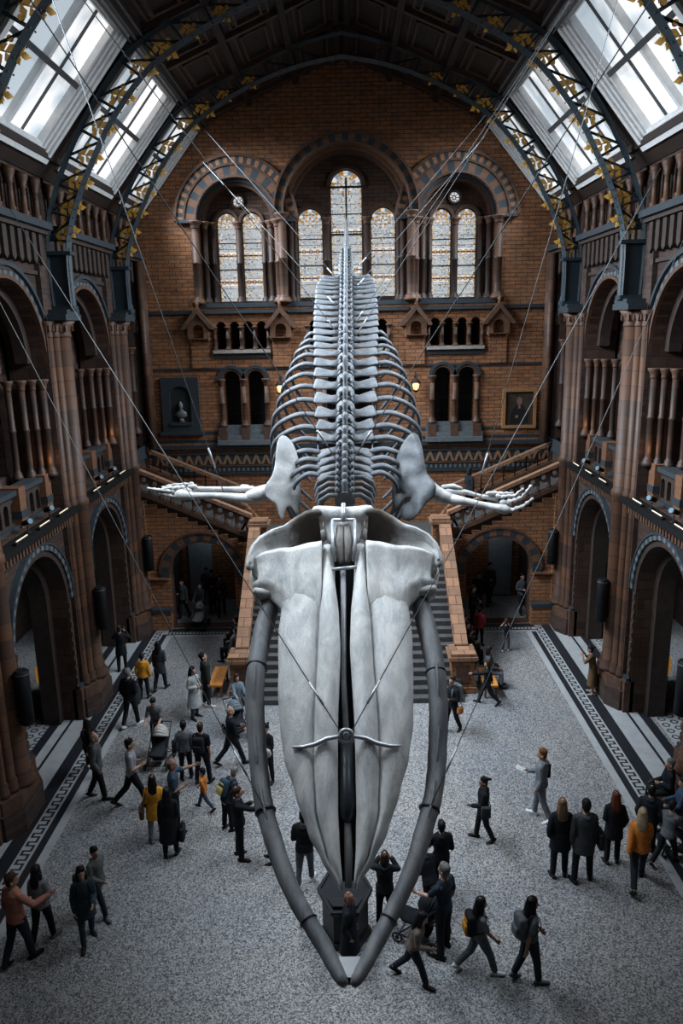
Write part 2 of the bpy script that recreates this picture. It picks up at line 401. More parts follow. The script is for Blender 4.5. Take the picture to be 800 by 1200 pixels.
a.arch(fe, 0, 15.72, 2.15, 2.43, .3, .9, 30, (0,)); a.arch(fe, 0, 15.72, 2.28, 2.43, .14, .4, 30, (2,))
a.build('arch_ring', [M_brn, M_dark, M_bm], wall_back)
for c, r in ((-AW,1), (AW,1)):
    h = MB()
    for dx in (-.5, .5): h.arch(fe, c+dx, 15.5, .4, .52, .66, .8, 14, (0,))
    h.arch(fe, c, 16.3, .2, .27, .66, .8, 20, (0,), 0, 2*PI); h.build('lancet_hood', [M_brn], wall_back)
h = MB()
for dx, hw, top in ((-1.45,.5,16.0), (1.45,.5,16.0), (0,.63,17.4)): h.arch(fe, dx, top-hw, hw, hw+.13, .66, .8, 16, (0,))
h.build('lancet_hood', [M_brn], wall_back)
# colonnettes between and beside the windows
def colonnette(x, d, r, z0, z1, parent, m=M_col, base=.3, cap=.28, f=None, mcap=M_brn):
    p = (f or fe)(x, 0, d)
    s = MB()
    s.lathe([(r*1.75,0),(r*1.75,base*.35),(r*1.45,base*.4),(r*1.5,base*.6),(r*1.1,base*.75),(r,base),(r,(z1-z0)*.5-.05),(r*1.18,(z1-z0)*.5-.03),(r*1.18,(z1-z0)*.5+.03),(r,(z1-z0)*.5+.05),(r*.96,z1-z0-cap)], (p[0],p[1],z0), 12, 0)
    s.lathe([(r*.98,0),(r*1.2,.03),(r*1.1,.08),(r*1.35,cap*.55),(r*1.9,cap*.85),(r*1.9,cap)], (p[0],p[1],z1-cap), 12, 1)
    return s.build('colonnette', [m, mcap], parent)
for sx in (-1, 1):
    c = sx*AW
    for off, d, r in ((0,.55,.12), (-1.0,.55,.1), (1.0,.55,.1), (-1.3,.3,.12), (1.3,.3,.12), (-1.62,.02,.16), (1.62,.02,.16)):
        colonnette(c+off, d, r, 12.4, 15.5, wall_back, m=M_col if d < .1 else M_colD)
for off, d, r in ((-.8,.55,.12), (.8,.55,.12), (-2.05,.5,.1), (2.05,.5,.1), (-2.2,.22,.12), (2.2,.22,.12), (-2.5,-.08,.17), (2.5,-.08,.17)):
    colonnette(off, d, r, 12.4, 15.72 if abs(off) > 1 else 15.6, wall_back, m=M_col if d < .1 else M_colD)
# string courses, imposts, sills
s = MB()
for x0, x1 in ((-8.2,-6.2), (-5.7,-2.9), (-2.4,2.4), (2.9,5.7), (6.2,8.2)): s.fbox(fe, x0, x1, 12.02, 12.14, -.14, 0, 0)
for x0, x1 in ((-8.2,8.2),): s.fbox(fe, x0, x1, 9.83, 9.9, -.06, 0, 0)
for sx in (-1, 1):
    c = sx*AW
    s.fbox(fe, c-2.3, c-1.5, 15.42, 15.54, -.18, .1, 0); s.fbox(fe, c+1.5, c+2.3, 15.42, 15.54, -.18, .1, 0)
    s.fbox(fe, c-1.55, c+1.55, 12.25, 12.42, -.05, .9, 0)
    s.fbox(fe, c-1.15, c+1.15, 10.47, 10.6, -.16, .3, 1); s.fbox(fe, c-1.15, c+1.15, 10.28, 10.47, -.06, 0, 0)
s.fbox(fe, -2.42, 2.42, 12.25, 12.42, -.05, .9, 0); s.fbox(fe, -1.75, 1.75, 10.47, 10.6, -.16, .3, 1)
s.fbox(fe, -8.2, 8.2, 6.62, 6.78, -.16, 0, 0)
for z0, z1 in ((6.86,6.99), (7.2,7.32)):
    for x0, x1 in ((-8.2,-5.45), (-3.1,-1.2), (1.2,3.1), (5.45,8.2)): s.fbox(fe, x0, x1, z0, z1, -.012, 0, 0)
s.build('string_course', [M_dark, M_pale], wall_back)
# blocks below the paired arches: grey stone steps
s = MB()
for c in (-AW, 0, AW):
    for k in range(4):
        s.fbox(fe, c-1.15, c+1.15, 6.78+k*.2, 6.97+k*.2, -.28+k*.09, .1, 0)
s.build('stepped_sill', [M_grey], wall_back)
# paired arches below: rings, colonnettes, dark glazed doors behind
for c, sp_, hw in ((-AW,.49,.34), (AW,.49,.34), (0,.55,.38)):
    a = MB()
    for dx in (-sp_, sp_):
        a.arch(fe, c+dx, 9.77-hw, hw, hw+.1, -.06, .3, 16, (0,)); a.arch(fe, c+dx, 9.77-hw, hw+.1, hw+.22, -.1, .1, 17, (1,))
        a.fbox(fe, c+dx-hw, c+dx+hw, 6.9, 9.8, .7, .75, 2)
        for q in (-.17, .17): a.fbox(fe, c+dx+q-.015, c+dx+q+.015, 7.4, 9.7, .66, .7, 1)
        for q in (7.95, 8.5, 9.05): a.fbox(fe, c+dx-hw, c+dx+hw, q, q+.03, .66, .7, 1)
    a.build('paired_arch', [M_brn, M_dark, M_void], wall_back)
    for off in (-2*sp_, 0, 2*sp_):
        colonnette(c+off*.93, -.02, .1, 7.5, 9.45, wall_back)
        b_ = MB(); b_.fbox(fe, c+off*.93-.16, c+off*.93+.16, 6.8, 7.5, -.2, .2, 0); b_.build('column_pedestal', [M_brn], wall_back)
# gallery arcade colonnettes
for c, n in ((-AW,5), (AW,5), (0,7)):
    for k in range(n): colonnette(c+(k-(n-1)/2)*.54, -.02, .075, 10.6, 11.5, wall_back, base=.14, cap=.16)
# gabled canopies
for gx in (-5.95, -2.68, 2.68, 5.95):
    g = MB()
    g.prism([(gx-.62,11.42),(gx-.5,11.42),(gx,12.02),(gx+.5,11.42),(gx+.62,11.42),(gx+.62,11.52),(gx,12.28),(gx-.62,11.52)], fe, -.42, 0, 0)
    g.holed([(gx-.42,11.05),(gx+.42,11.05),(gx+.42,11.5),(gx,12.0),(gx-.42,11.5)], [arch_poly(gx, 11.08, .22, 11.6, 8)], fe, -.3, 0, 1)
    g.lathe([(.02,0),(.09,.05),(.05,.12),(.1,.2),(.02,.3)], fe(gx,0,-.25)[:2]+(12.2,), 8, 1)
    for q in (-.42, .42): g.lathe([(.03,0),(.07,.1),(.11,.2)], fe(gx+q*.85,0,-.18)[:2]+(10.9,), 8, 1)
    g.build('gabled_canopy', [M_brn, M_bm], wall_back)
    p = MB(); p.fbox(fe, gx-.36, gx+.36, 9.9, 11.05, -.09, 0, 0); p.build('pilaster', [M_bx], wall_back)
# zigzag frieze
z = MB(); z.fbox(fe, -8.2, 8.2, 5.6, 6.4, -.03, 0, 1)
z.fbox(fe, -8.2, 8.2, 6.36, 6.44, -.08, 0, 1); z.fbox(fe, -8.2, 8.2, 5.86, 5.92, -.07, 0, 2); z.fbox(fe, -8.2, 8.2, 5.52, 5.6, -.07, 0, 1)
x = -8.1
while x < 8.1:
    z.prism([(x,5.95),(x+.1,5.95),(x+.2,6.2),(x+.3,5.95),(x+.4,5.95),(x+.25,6.34),(x+.15,6.34)], fe, -.06, -.02, 0); x += .4
x = -8.1
while x < 8.1:
    z.fbox(fe, x, x+.1, 5.66, 5.8, -.055, -.02, 3); x += .2
z.build('zigzag_frieze', [mat('tan_terracotta', (.22,.125,.07), .6, var=.2, scale=9), M_dark, M_brn, M_grey], wall_back)
# fluting brick pilasters toward the corners
s = MB()
for sx in (-1, 1):
    for k in range(3): s.lathe([(.13,0),(.13,7.2)], (sx*(7.95-k*.02)+XC*0, YE-.15-k*.3, 6.8), 10, 0)
s.build('corner_shaft', [M_col], wall_back)

# stained glass
def stained(name, c, z0, hw, top, idx):
    m = 'stained_glass'
    if m not in MATS:
        q = bpy.data.materials.new(m); nt, N, L, b = nodes_of(q)
        geo = N.new('ShaderNodeNewGeometry')
        mp = N.new('ShaderNodeMapping'); mp.inputs['Scale'].default_value = (1, 0, 1); L.new(geo.outputs['Position'], mp.inputs[0])
        vo = N.new('ShaderNodeTexVoronoi'); vo.inputs['Scale'].default_value = 15; L.new(mp.outputs[0], vo.inputs['Vector'])
        rp = N.new('ShaderNodeValToRGB'); rp.color_ramp.interpolation = 'CONSTANT'
        els = rp.color_ramp.elements
        cs = [(.74,.80,.86),(.92,.94,.96),(.60,.68,.74),(.86,.9,.93),(.95,.86,.7),(.70,.76,.82)]
        while len(els) < len(cs): els.new(.5)
        for i, cc in enumerate(cs): els[i].position = i/len(cs); els[i].color = list(cc)+[1]
        sp = N.new('ShaderNodeSeparateColor'); L.new(vo.outputs['Color'], sp.inputs[0]); L.new(sp.outputs[0], rp.inputs['Fac'])
        ed = N.new('ShaderNodeTexVoronoi'); ed.feature = 'DISTANCE_TO_EDGE'; ed.inputs['Scale'].default_value = 15; L.new(mp.outputs[0], ed.inputs['Vector'])
        lt = math_node(N, 'GREATER_THAN', b=.07); L.new(ed.outputs['Distance'], lt.inputs[0])
        mx = N.new('ShaderNodeMix'); mx.data_type = 'RGBA'; L.new(lt.outputs[0], mx.inputs['Factor'])
        mx.inputs['A'].default_value = (.16,.18,.2,1); L.new(rp.outputs['Color'], mx.inputs['B'])
        L.new(mx.outputs['Result'], b.inputs['Emission Color']); b.inputs['Emission Strength'].default_value = 1.9
        b.inputs['Base Color'].default_value = (.1,.1,.1,1); MATS[m] = q
    am = mat('amber_glass', (.5,.25,.06), .4, emit=(.85,.42,.10), estr=1.1, scale=30, var=.3)
    wh = mat('white_glass', (.5,.5,.5), .4, emit=(.95,.97,1.0), estr=1.7)
    fr = M_frame
    w = thing(name, STL[idx], 'window'); w['kind'] = 'structure'
    g = MB(); g.prism(arch_poly(c, z0, hw, top, 16), fe, 1.0, 1.03, 0)
    pane = g.build('pane', [MATS[m]], w)
    o = MB()
    # amber border beads, roundels and panels
    n = int((top-hw-z0)/.14)
    for k in range(n):
        for sx in (-1, 1):
            if k % 2 == 0: o.fbox(fe, c+sx*(hw-.055)-.036, c+sx*(hw-.055)+.036, z0+.04+k*.14, z0+.14+k*.14, .985, 1.0, 0)
    for zz in (z0+(top-z0)*.22, z0+(top-z0)*.52):
        o.fbox(fe, c-hw+.09, c+hw-.09, zz-.13, zz+.13, .988, .998, 2)
        for q in (-.55, 0, .55):
            o.arch(fe, c+q*hw, zz, .05, .1, .98, .99, 8, (0,), 0, 2*PI)
            o.prism(circle_poly(c+q*hw+.28*hw, zz, .045, 6), fe, .98, .99, 1)
    o.arch(fe, c, top-hw, hw*.72, hw*.95, .985, .995, 9, (1, 2, 0)); o.arch(fe, c, top-hw-.02, hw*.25, hw*.4, .98, .99, 10, (0, 2), 0, 2*PI)
    for k in range(7): 
        t = PI*k/6; o.prism(circle_poly(c+hw*.56*math.cos(t), top-hw+hw*.56*math.sin(t), .05, 6), fe, .98, .99, 0)
    o.build('ornament', [am, mat('grey_glass', (.2,.22,.25), .4, emit=(.42,.5,.58), estr=1.2), wh], pane)
    fm = MB()
    k = z0+.12
    while k < top-.1:
        hh = hw if k < top-hw else math.sqrt(max(0, hw*hw-(k-top+hw)**2))
        fm.fbox(fe, c-hh, c+hh, k-.007, k+.007, .965, .99, 0); k += .38
    fm.arch(fe, c, top-hw, hw-.035, hw+.02, .93, 1.02, 16, (0,))
    for sx in (-1, 1): fm.fbox(fe, c+sx*hw-.03, c+sx*hw+.03, z0, top-hw, .93, 1.02, 0)
    for zz in (.22, .36, .52, .66): fm.fbox(fe, c-hw, c+hw, z0+(top-z0)*zz-.02, z0+(top-z0)*zz+.02, .955, .985, 0)
    if hw > .6: fm.fbox(fe, c-.035, c+.035, z0+(top-z0)*.5, top-.3, .93, 1.0, 0); fm.fbox(fe, c-hw, c+hw, z0+(top-z0)*.5-.04, z0+(top-z0)*.5+.04, .93, 1.0, 0); fm.fbox(fe, c-hw, c+hw, top-hw-.04, top-hw+.04, .93, 1.0, 0)
    fm.build('leading', [fr], w)
STL = ['leftmost stained glass lancet of the end wall', 'second stained glass lancet from the left, in the left arch', 'left lancet of the three under the tall middle arch',
       'tallest stained glass lancet at the middle of the end wall', 'right lancet of the three under the tall middle arch', 'stained glass lancet in the right arch, nearer the middle', 'rightmost stained glass lancet of the end wall']
for i, (c, z0, hw, top) in enumerate([(-AW-.5,12.5,.4,15.9), (-AW+.5,12.5,.4,15.9), (-1.45,12.6,.5,16.0), (0,12.6,.63,17.4), (1.45,12.6,.5,16.0), (AW-.5,12.5,.4,15.9), (AW+.5,12.5,.4,15.9)]):
    stained('window_%d' % (i+1), c, z0, hw, top, i)
for i, sx in enumerate((-1, 1)):
    w = thing('window_%d' % (8+i), ('small round rosette window above the left pair of lancets', 'small round rosette window above the right pair of lancets')[i], 'window'); w['kind'] = 'structure'
    g = MB(); g.prism(circle_poly(sx*AW, 16.3, .2), fe, 1.0, 1.03, 0); g.build('pane', [MATS['white_glass']], w)
    g = MB()
    g.arch(fe, sx*AW, 16.3, .05, .08, .95, 1.0, 12, (0,), 0, 2*PI)
    for k in range(8):
        t = PI*k/4; a_ = [(sx*AW+.06*math.cos(t)-.012*math.sin(t), 16.3+.06*math.sin(t)+.012*math.cos(t)), (sx*AW+.06*math.cos(t)+.012*math.sin(t), 16.3+.06*math.sin(t)-.012*math.cos(t)), (sx*AW+.21*math.cos(t)+.012*math.sin(t), 16.3+.21*math.sin(t)-.012*math.cos(t)), (sx*AW+.21*math.cos(t)-.012*math.sin(t), 16.3+.21*math.sin(t)+.012*math.cos(t))]
        g.prism(a_, fe, .95, 1.0, 0)
    g.build('tracery', [M_frame], w)

# ================================================================ side walls
PY = [10.6, 16.4, 22.2, 28.0]           # pier rows
ORD = ['nearest', 'second', 'third', 'farthest']
def side(sgn):
    nm = 'left' if sgn < 0 else 'right'
    fs = lambda a, b, d: (sgn*(8.3+d), a, b)
    w = MB(); holes = []; 
    for i in range(3):
        yc = (PY[i]+PY[i+1])/2
        holes.append(arch_poly(yc, -.4, 1.78, 5.65, 18))
        holes.append(arch_poly(yc, 6.55, 2.12, 12.75, 20))
        for k in range(6): holes.append(arch_poly(yc-2.0+k*.8, 14.35, .24, 15.35, 6))
    holes.append(arch_poly(29.75, 6.9, .95, 12.3, 14))
    for k in range(3): holes.append(arch_poly(28.9+k*.8, 14.35, .24, 15.35, 6))
    w.holed([(-8, -.5), (31.5, -.5), (31.5, 15.9), (-8, 15.9)], holes, fs, 0, 1.0, 0, 1)
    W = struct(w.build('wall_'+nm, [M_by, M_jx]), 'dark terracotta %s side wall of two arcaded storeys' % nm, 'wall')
    # back of the recesses
    b = MB(); hs = []
    for i in range(3):
        yc = (PY[i]+PY[i+1])/2
        for dy in (-.95, .95): hs.append(arch_poly(yc+dy, 7.6, .5, 10.9, 10))
    hs.append(arch_poly(29.75, 7.6, .45, 10.9, 10))
    b.holed([(7, 6.5), (31.5, 6.5), (31.5, 13.6), (7, 13.6)], hs, fs, 1.1, 1.5, 0)
    b.fbox(fs, 7, 31.5, 6.3, 13.6, 2.2, 2.3, 1); b.fbox(fs, 7, 31.5, 14.2, 15.8, 1.3, 1.4, 1)
    b.fbox(fs, -8, 34, 6.1, 6.32, 0.1, 4.6, 1); b.fbox(fs, -8, 34, 0, 6.2, 4.4, 4.6, 0); b.fbox(fs, 7, 31.5, 13.55, 13.6, .3, 2.3, 1)
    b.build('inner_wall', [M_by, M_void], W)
    for i in range(3):
        yc = (PY[i]+PY[i+1])/2
        a = MB()
        # ground arch: inner order, dogtooth hood
        a.arch(fs, yc, 3.87, 1.78, 1.95, -.06, .3, 20, (0,)); a.arch(fs, yc, 3.87, 1.95, 2.1, -.12, .1, 41, (2, 1)); a.arch(fs, yc, 3.87, 2.1, 2.16, -.15, .1, 24, (1,))
        a.arch(fs, yc, 3.87, 1.5, 1.79, .45, .95, 20, (0,))
        for q in (-1, 1):
            ya = sorted((yc+q*1.5, yc+q*1.79)); a.fbox(fs, ya[0], ya[1], .0, 3.87, .45, .95, 0)
            a.fbox(fs, yc+q*1.92-.14, yc+q*1.92+.14, .0, 1.0, -.18, .1, 3); a.fbox(fs, yc+q*1.92-.12, yc+q*1.92+.12, 1.0, 3.87, -.05, .1, 0)
            for z_ in range(9): a.fbox(fs, yc+q*1.86-.05, yc+q*1.86+.05, 1.2+z_*.3, 1.36+z_*.3, -.09, 0, 3)
        a.build('ground_arch', [M_cor, M_dark, M_grey, M_brn], W)
        # spandrel stripes
        t = MB()
        for z_ in (4.6, 5.15):
            for q in (-1, 1):
                y0 = yc+q*2.25; ya = sorted((y0, yc+q*2.62)); t.fbox(fs, ya[0], ya[1], z_, z_+.3, -.03, 0, 0)
            for q in (-1, 1): 
                ya = sorted((yc+q*2.2, yc+q*2.62)); t.fbox(fs, ya[0], ya[1], z_+.3, z_+.5, -.025, 0, 1)
        t.build('spandrel_band', [M_bm, M_dark], W)
        # upper arch
        a = MB()
        a.arch(fs, yc, 10.63, 2.12, 2.22, -.1, .3, 26, (0,)); a.arch(fs, yc, 10.63, 2.22, 2.42, -.05, .1, 45, (1, 2)); a.arch(fs, yc, 10.63, 2.42, 2.52, -.14, .1, 26, (1,))
        a.arch(fs, yc, 10.63, 1.86, 2.13, .35, .7, 26, (3,))
        a.build('gallery_arch', [M_brn, M_dark, M_grey, M_cor], W)
        # recess arcade: rings + shafts
        a = MB()
        for dy in (-.95, .95): a.arch(fs, yc+dy, 10.4, .5, .68, 1.0, 1.15, 14, (0,))
        a.prism(circle_poly(yc, 11.75, .42, 14), fs, 1.02, 1.12, 1)
        a.build('twin_arch', [M_brn, M_dark], W)
        for dy, d, r in ((-1.98,.08,.1), (-1.82,.3,.085), (-1.62,.52,.09), (-1.42,.8,.085), (1.98,.08,.1), (1.82,.3,.085), (1.62,.52,.09), (1.42,.8,.085), (0,.8,.12), (-.24,.92,.07), (.24,.92,.07)):
            colonnette(yc+dy, d, r, 7.5, 10.2, W, f=fs, m=M_colD)
        # parapet of the gallery with pierced panels
        p = MB()
        p.holed([(yc-2.1,6.5),(yc+2.1,6.5),(yc+2.1,7.45),(yc-2.1,7.45)], [arch_poly(yc-1.5+k*.42+(.35 if k > 3 else 0), 6.7, .13, 7.25, 6) for k in range(8)], fs, .3, .5, 0)
        p.fbox(fs, yc-2.15, yc+2.15, 7.42, 7.55, .18, .62, 1); p.fbox(fs, yc-2.12, yc+2.12, 6.5, 6.64, .2, .6, 1)
        for q in (-1.75, 0, 1.75): p.fbox(fs, yc+q-.2, yc+q+.2, 6.5, 7.6, .12, .62, 2); p.fbox(fs, yc+q-.21, yc+q+.21, 6.8, 7.0, .1, .63, 1)
        p.build('gallery_parapet', [M_cor, M_dark, M_bm], W)
        # cornice with dentils and black ledge
        c = MB()
        c.fbox(fs, PY[i]+.3, PY[i+1]-.3, 6.36, 6.52, -.42, .2, 1); c.fbox(fs, PY[i]+.3, PY[i+1]-.3, 5.98, 6.06, -.1, 0, 0); c.fbox(fs, PY[i]+.3, PY[i+1]-.3, 6.28, 6.36, -.3, 0, 0)
        y = PY[i]+.4
        while y < PY[i+1]-.4: c.fbox(fs, y, y+.1, 6.06, 6.3, -.24, 0, 0); y += .19
        c.build('dentil_cornice', [M_brn, M_black], W)
        # corbel frieze and sill under the top arcade
        c = MB()
        c.fbox(fs, PY[i]+.25, PY[i+1]-.25, 14.12, 14.3, -.42, .3, 0); c.fbox(fs, PY[i]+.25, PY[i+1]-.25, 14.0, 14.12, -.3, 0, 1); c.fbox(fs, PY[i]+.25, PY[i+1]-.25, 12.95, 13.05, -.08, 0, 1)
        y = PY[i]+.5
        while y < PY[i+1]-.5:
            c.prism([(y,13.3),(y+.12,13.2),(y+.24,13.3),(y+.24,13.98),(y,13.98)], fs, -.22, 0, 1); c.prism(circle_poly(y+.34, 13.72, .08, 8), fs, -.1, 0, 2); c.prism(circle_poly(y+.34, 13.42, .07, 8), fs, -.08, 0, 2); y += .45
        c.fbox(fs, PY[i]+.2, PY[i+1]-.2, 15.42, 15.62, -.12, 0, 1); c.fbox(fs, PY[i]+.2, PY[i+1]-.2, 15.62, 15.82, -.25, 0, 0)
        c.build('corbel_frieze', [M_dark, M_cor, M_cor], W)
        for k in range(7):
            yb = yc-2.4+k*.8
            o = MB(); P = fs(yb, 0, -.12)
            o.lathe([(.15,0),(.15,.06),(.105,.1),(.125,.16),(.08,.2),(.075,.72),(.11,.76),(.09,.8),(.16,.98),(.17,1.1)], (P[0],P[1],14.3), 12, 0)
            o.build('baluster', [M_colB], W)
    # end bay, narrow
    a = MB()
    a.arch(fs, 29.75, 11.35, .95, 1.1, -.08, .3, 20, (0,)); a.arch(fs, 29.75, 11.35, 1.1, 1.25, -.12, .1, 31, (1, 2)); a.build('gallery_arch', [M_brn, M_dark, M_grey], W)
    for dy, d, r in ((-.85,.15,.12), (-.62,.5,.1), (.85,.15,.12), (.62,.5,.1)): colonnette(29.75+dy, d, r, 7.4, 10.8, W, f=fs, m=M_colD)
    c = MB(); c.fbox(fs, 28.2, 31.5, 14.12, 14.3, -.42, .3, 0); c.fbox(fs, 28.2, 31.5, 14.0, 14.12, -.3, 0, 1); c.fbox(fs, 28.2, 31.5, 15.42, 15.62, -.12, 0, 1); c.fbox(fs, 28.2, 31.5, 15.62, 15.82, -.25, 0, 0)
    y = 28.5
    while y < 31.3: c.prism([(y,13.3),(y+.12,13.2),(y+.24,13.3),(y+.24,13.98),(y,13.98)], fs, -.22, 0, 1); y += .45
    c.fbox(fs, 28.6, 31.5, 6.4, 6.9, -.1, .6, 0)
    c.build('corbel_frieze', [M_dark, M_cor], W)
    for k in range(4):
        o = MB(); P = fs(28.75+k*.75, 0, -.12)
        o.lathe([(.15,0),(.15,.06),(.105,.1),(.125,.16),(.08,.2),(.075,.72),(.11,.76),(.09,.8),(.16,.98),(.17,1.1)], (P[0],P[1],14.3), 12, 0); o.build('baluster', [M_colB], W)
    # plinth along the ground
    p = MB()
    for i, yp in enumerate(PY):
        p.fbox(fs, yp-1.1, yp+1.1, 0, .95, -.1, .5, 0); p.fbox(fs, yp-1.1, yp+1.1, .95, 1.1, -.14, .5, 1)
    p.build('plinth', [M_by, M_dark], W)
    # clustered piers
    for i, yp in enumerate(PY):
        t = thing('clustered_pier', 'tall clustered terracotta pier on the %s side, %s from the camera' % (nm, ORD[i]), 'pier', (sgn*7.95, yp, 0), 0, 'clustered piers of the side walls')
        X = lambda off: sgn*(8.3-off)
        b = MB()
        b.prism([(yp-.72,0),(yp+.72,0)] and [(X(.0),yp-1.0),(X(.26),yp-1.0),(X(.56),yp-.55),(X(.56),yp+.55),(X(.26),yp+1.0),(X(.0),yp+1.0)], lambda a, b_, d: (a, b_, d), 0.0, .62, 0)
        b.prism([(X(.0),yp-.92),(X(.22),yp-.92),(X(.51),yp-.5),(X(.51),yp+.5),(X(.22),yp+.92),(X(.0),yp+.92)], lambda a, b_, d: (a, b_, d), .62, .95, 1)
        b.build('base', [M_by, M_brn], t)
        b = MB(); b.box(min(X(0),X(.14)), max(X(0),X(.14)), yp-.78, yp+.78, .9, 14.0, 0); b.build('pilaster', [M_by], t)
        for dy, off, r, z1 in ((0,.28,.235,11.35), (-.36,.2,.13,11.5), (.36,.2,.13,11.5), (-.62,.12,.11,11.5), (.62,.12,.11,11.5)):
            q = MB(); H_ = z1-.95
            q.lathe([(r*1.5,0),(r*1.5,.1),(r*1.25,.16),(r*1.35,.26),(r,.36),(r,5.45),(r*1.2,5.5),(r*1.2,5.66),(r,5.72),(r*.94,H_)], (X(off), yp+dy, .95), 18, 0)
            q.build('shaft', [M_col], t)
        c = MB()
        for dy, off, r in ((0,.28,.23), (-.36,.2,.13), (.36,.2,.13), (-.62,.12,.11), (.62,.12,.11)):
            c.lathe([(r,0),(r*1.12,.04),(r*1.02,.1),(r*1.3,.3),(r*1.65,.44)], (X(off), yp+dy, 11.3), 14, 0)
            for k in range(8):
                a_ = 2*PI*k/8; c.obox((X(off)+r*1.28*math.cos(a_), yp+dy+r*1.28*math.sin(a_), 11.55), (.07,.07,.16), Matrix.Rotation(a_,3,'Z'), 0)
        c.box(min(X(-.1),X(.66)), max(X(-.1),X(.66)), yp-.62, yp+.62, 11.76, 11.92, 1); c.box(min(X(-.1),X(.66)), max(X(-.1),X(.66)), yp-.5, yp+.5, 11.92, 12.05, 1)
        c.build('capital', [M_brn, M_dark], t)
        b = MB(); b.box(min(X(0),X(.24)), max(X(0),X(.24)), yp-.45, yp+.45, 6.46, 6.62, 0); b.build('annulet', [M_brn], t)
        if i > 0:
            k = thing('column_loudspeaker', 'black column loudspeaker strapped to the %s pier on the %s side' % (ORD[i], nm), 'loudspeaker', (sgn*7.62, yp-.12, 2.55), 0, 'column loudspeakers on the piers')
            q = MB(); q.lathe([(.13,0),(.165,.03),(.165,1.32),(.13,1.36)], (sgn*7.62, yp-.12, 2.55), 18, 0)
            q.build('cabinet', [M_black], k)
            for zz in (2.75, 3.7):
                q = MB(); q.box(min(sgn*7.7,sgn*7.9), max(sgn*7.7,sgn*7.9), yp-.16, yp-.08, zz, zz+.08, 0); q.build('bracket', [M_black], k)
            q = MB(); q.lathe([(.172,0),(.172,.04)], (sgn*7.62, yp-.12, 3.8), 18, 0); q.build('collar', [mat('dark_grey_metal', (.05,.055,.06), .4)], k)
    return W
W_L = side(-1); W_R = side(1)
# wall behind the camera and outer closure
q = MB(); q.box(-9.3, 9.3, -8.3, -8.0, 0, 21.5, 0); struct(q.build('wall_front', [M_bx]), 'terracotta wall behind the viewer at the near end of the hall', 'wall')

# ledge lights and spotlights along the first-floor cornices
M_tube = mat('lit_tube', (.8,.7,.55), .4, emit=(1.0,.80,.55), estr=1.2)
M_lens = mat('spot_lens', (.14,.22,.28), .15, var=.05, spec=.9)
PLACE = {0: 'nearest', 1: 'middle', 2: 'farthest'}
for sgn in (-1, 1):
    nm = 'left' if sgn < 0 else 'right'
    for i in range(3):
        yc = (PY[i]+PY[i+1])/2
        for j, dy in enumerate((-1.35, .1, 1.5)):
            b = thing('strip_light', 'slim lit strip light on the %s ledge, %s one of the %s bay' % (nm, ('near', 'middle', 'far')[j], PLACE[i]), 'light', (sgn*8.0, yc+dy, 6.52), 0, 'strip lights on the ledges')
            q = MB(); q.box(min(sgn*7.93,sgn*8.03), max(sgn*7.93,sgn*8.03), yc+dy-.42, yc+dy+.42, 6.52, 6.58, 0); q.build('housing', [M_black], b)
            q = MB(); q.tube([(sgn*7.97, yc+dy-.32, 6.6), (sgn*7.97, yc+dy+.32, 6.6)], .016, 6, 0); q.build('tube', [M_tube], b)
        for j, dy in enumerate((-.6, .85)):
            b = thing('spotlight', 'black spotlight with a glassy lens on the %s ledge, %s one of the %s bay' % (nm, ('near', 'far')[j], PLACE[i]), 'light', (sgn*8.12, yc+dy, 6.52), 0, 'spotlights on the ledges')
            q = MB(); q.lathe([(.09,0),(.09,.03),(.02,.04),(.02,.2)], (sgn*8.12, yc+dy, 6.52), 10, 0); q.build('stand', [M_black], b)
            ax = Vector((-sgn*.8, -.45, .35)).normalized(); c0 = Vector((sgn*8.14, yc+dy, 6.8))
            q = MB(); q.tube([c0-ax*.16, c0-ax*.12, c0+ax*.1, c0+ax*.16], [.04,.065,.07,.09], 12, 0); q.build('can', [M_black], b)
            q = MB(); q.tube([c0+ax*.16, c0+ax*.175], [.078,.07], 12, 0); q.build('lens', [M_lens], b)
# ================================================================ roof: skylights, ceiling, iron arches
SA = Vector((7.95, 0, 15.72)); SB = Vector((5.3, 0, 18.95))
SU = (SB-SA).normalized(); SN = Vector((-SU.z, 0, SU.x))
if SN.x < 0: SN = -SN                       # outward
SL = (SB-SA).length
def slope(sgn): return lambda a, b, d: (sgn*(SA.x+SU.x*b+SN.x*d), a, SA.z+SU.z*b+SN.z*d)
BAYS = [(-1.0,4.8), (4.8,10.6), (10.6,16.4), (16.4,22.2), (22.2,28.0), (28.0,31.5)]
ceil = MB()
for sgn in (-1, 1):
    f = slope(sgn)
    hs = []
    for y0, y1 in BAYS: hs.append([(y0+.42, .12), (y1-(.42 if y1 < 31 else .05), .12), (y1-(.42 if y1 < 31 else .05), SL-.1), (y0+.42, SL-.1)])
    ceil.holed([(-8, -.3), (31.5, -.3), (31.5, SL+.02), (-8, SL+.02)], hs, f, 0.0, .5, 0)
    # upper slope
    fu = lambda a, b, d, sgn=sgn: (sgn*(5.3-5.3*b), a, 18.95+2.2*b+d)
    ceil.fbox(fu, -8, 31.5, 0, 1, 0, .3, 1)
    ceil.box(min(sgn*7.7,sgn*9.3), max(sgn*7.7,sgn*9.3), -8, 31.5, 15.85, 16.05, 0)
ceiling = struct(ceil.build('ceiling', [M_wood, M_panel]), 'dark wooden pitched roof with panelled upper slopes', 'ceiling')
rb = MB()
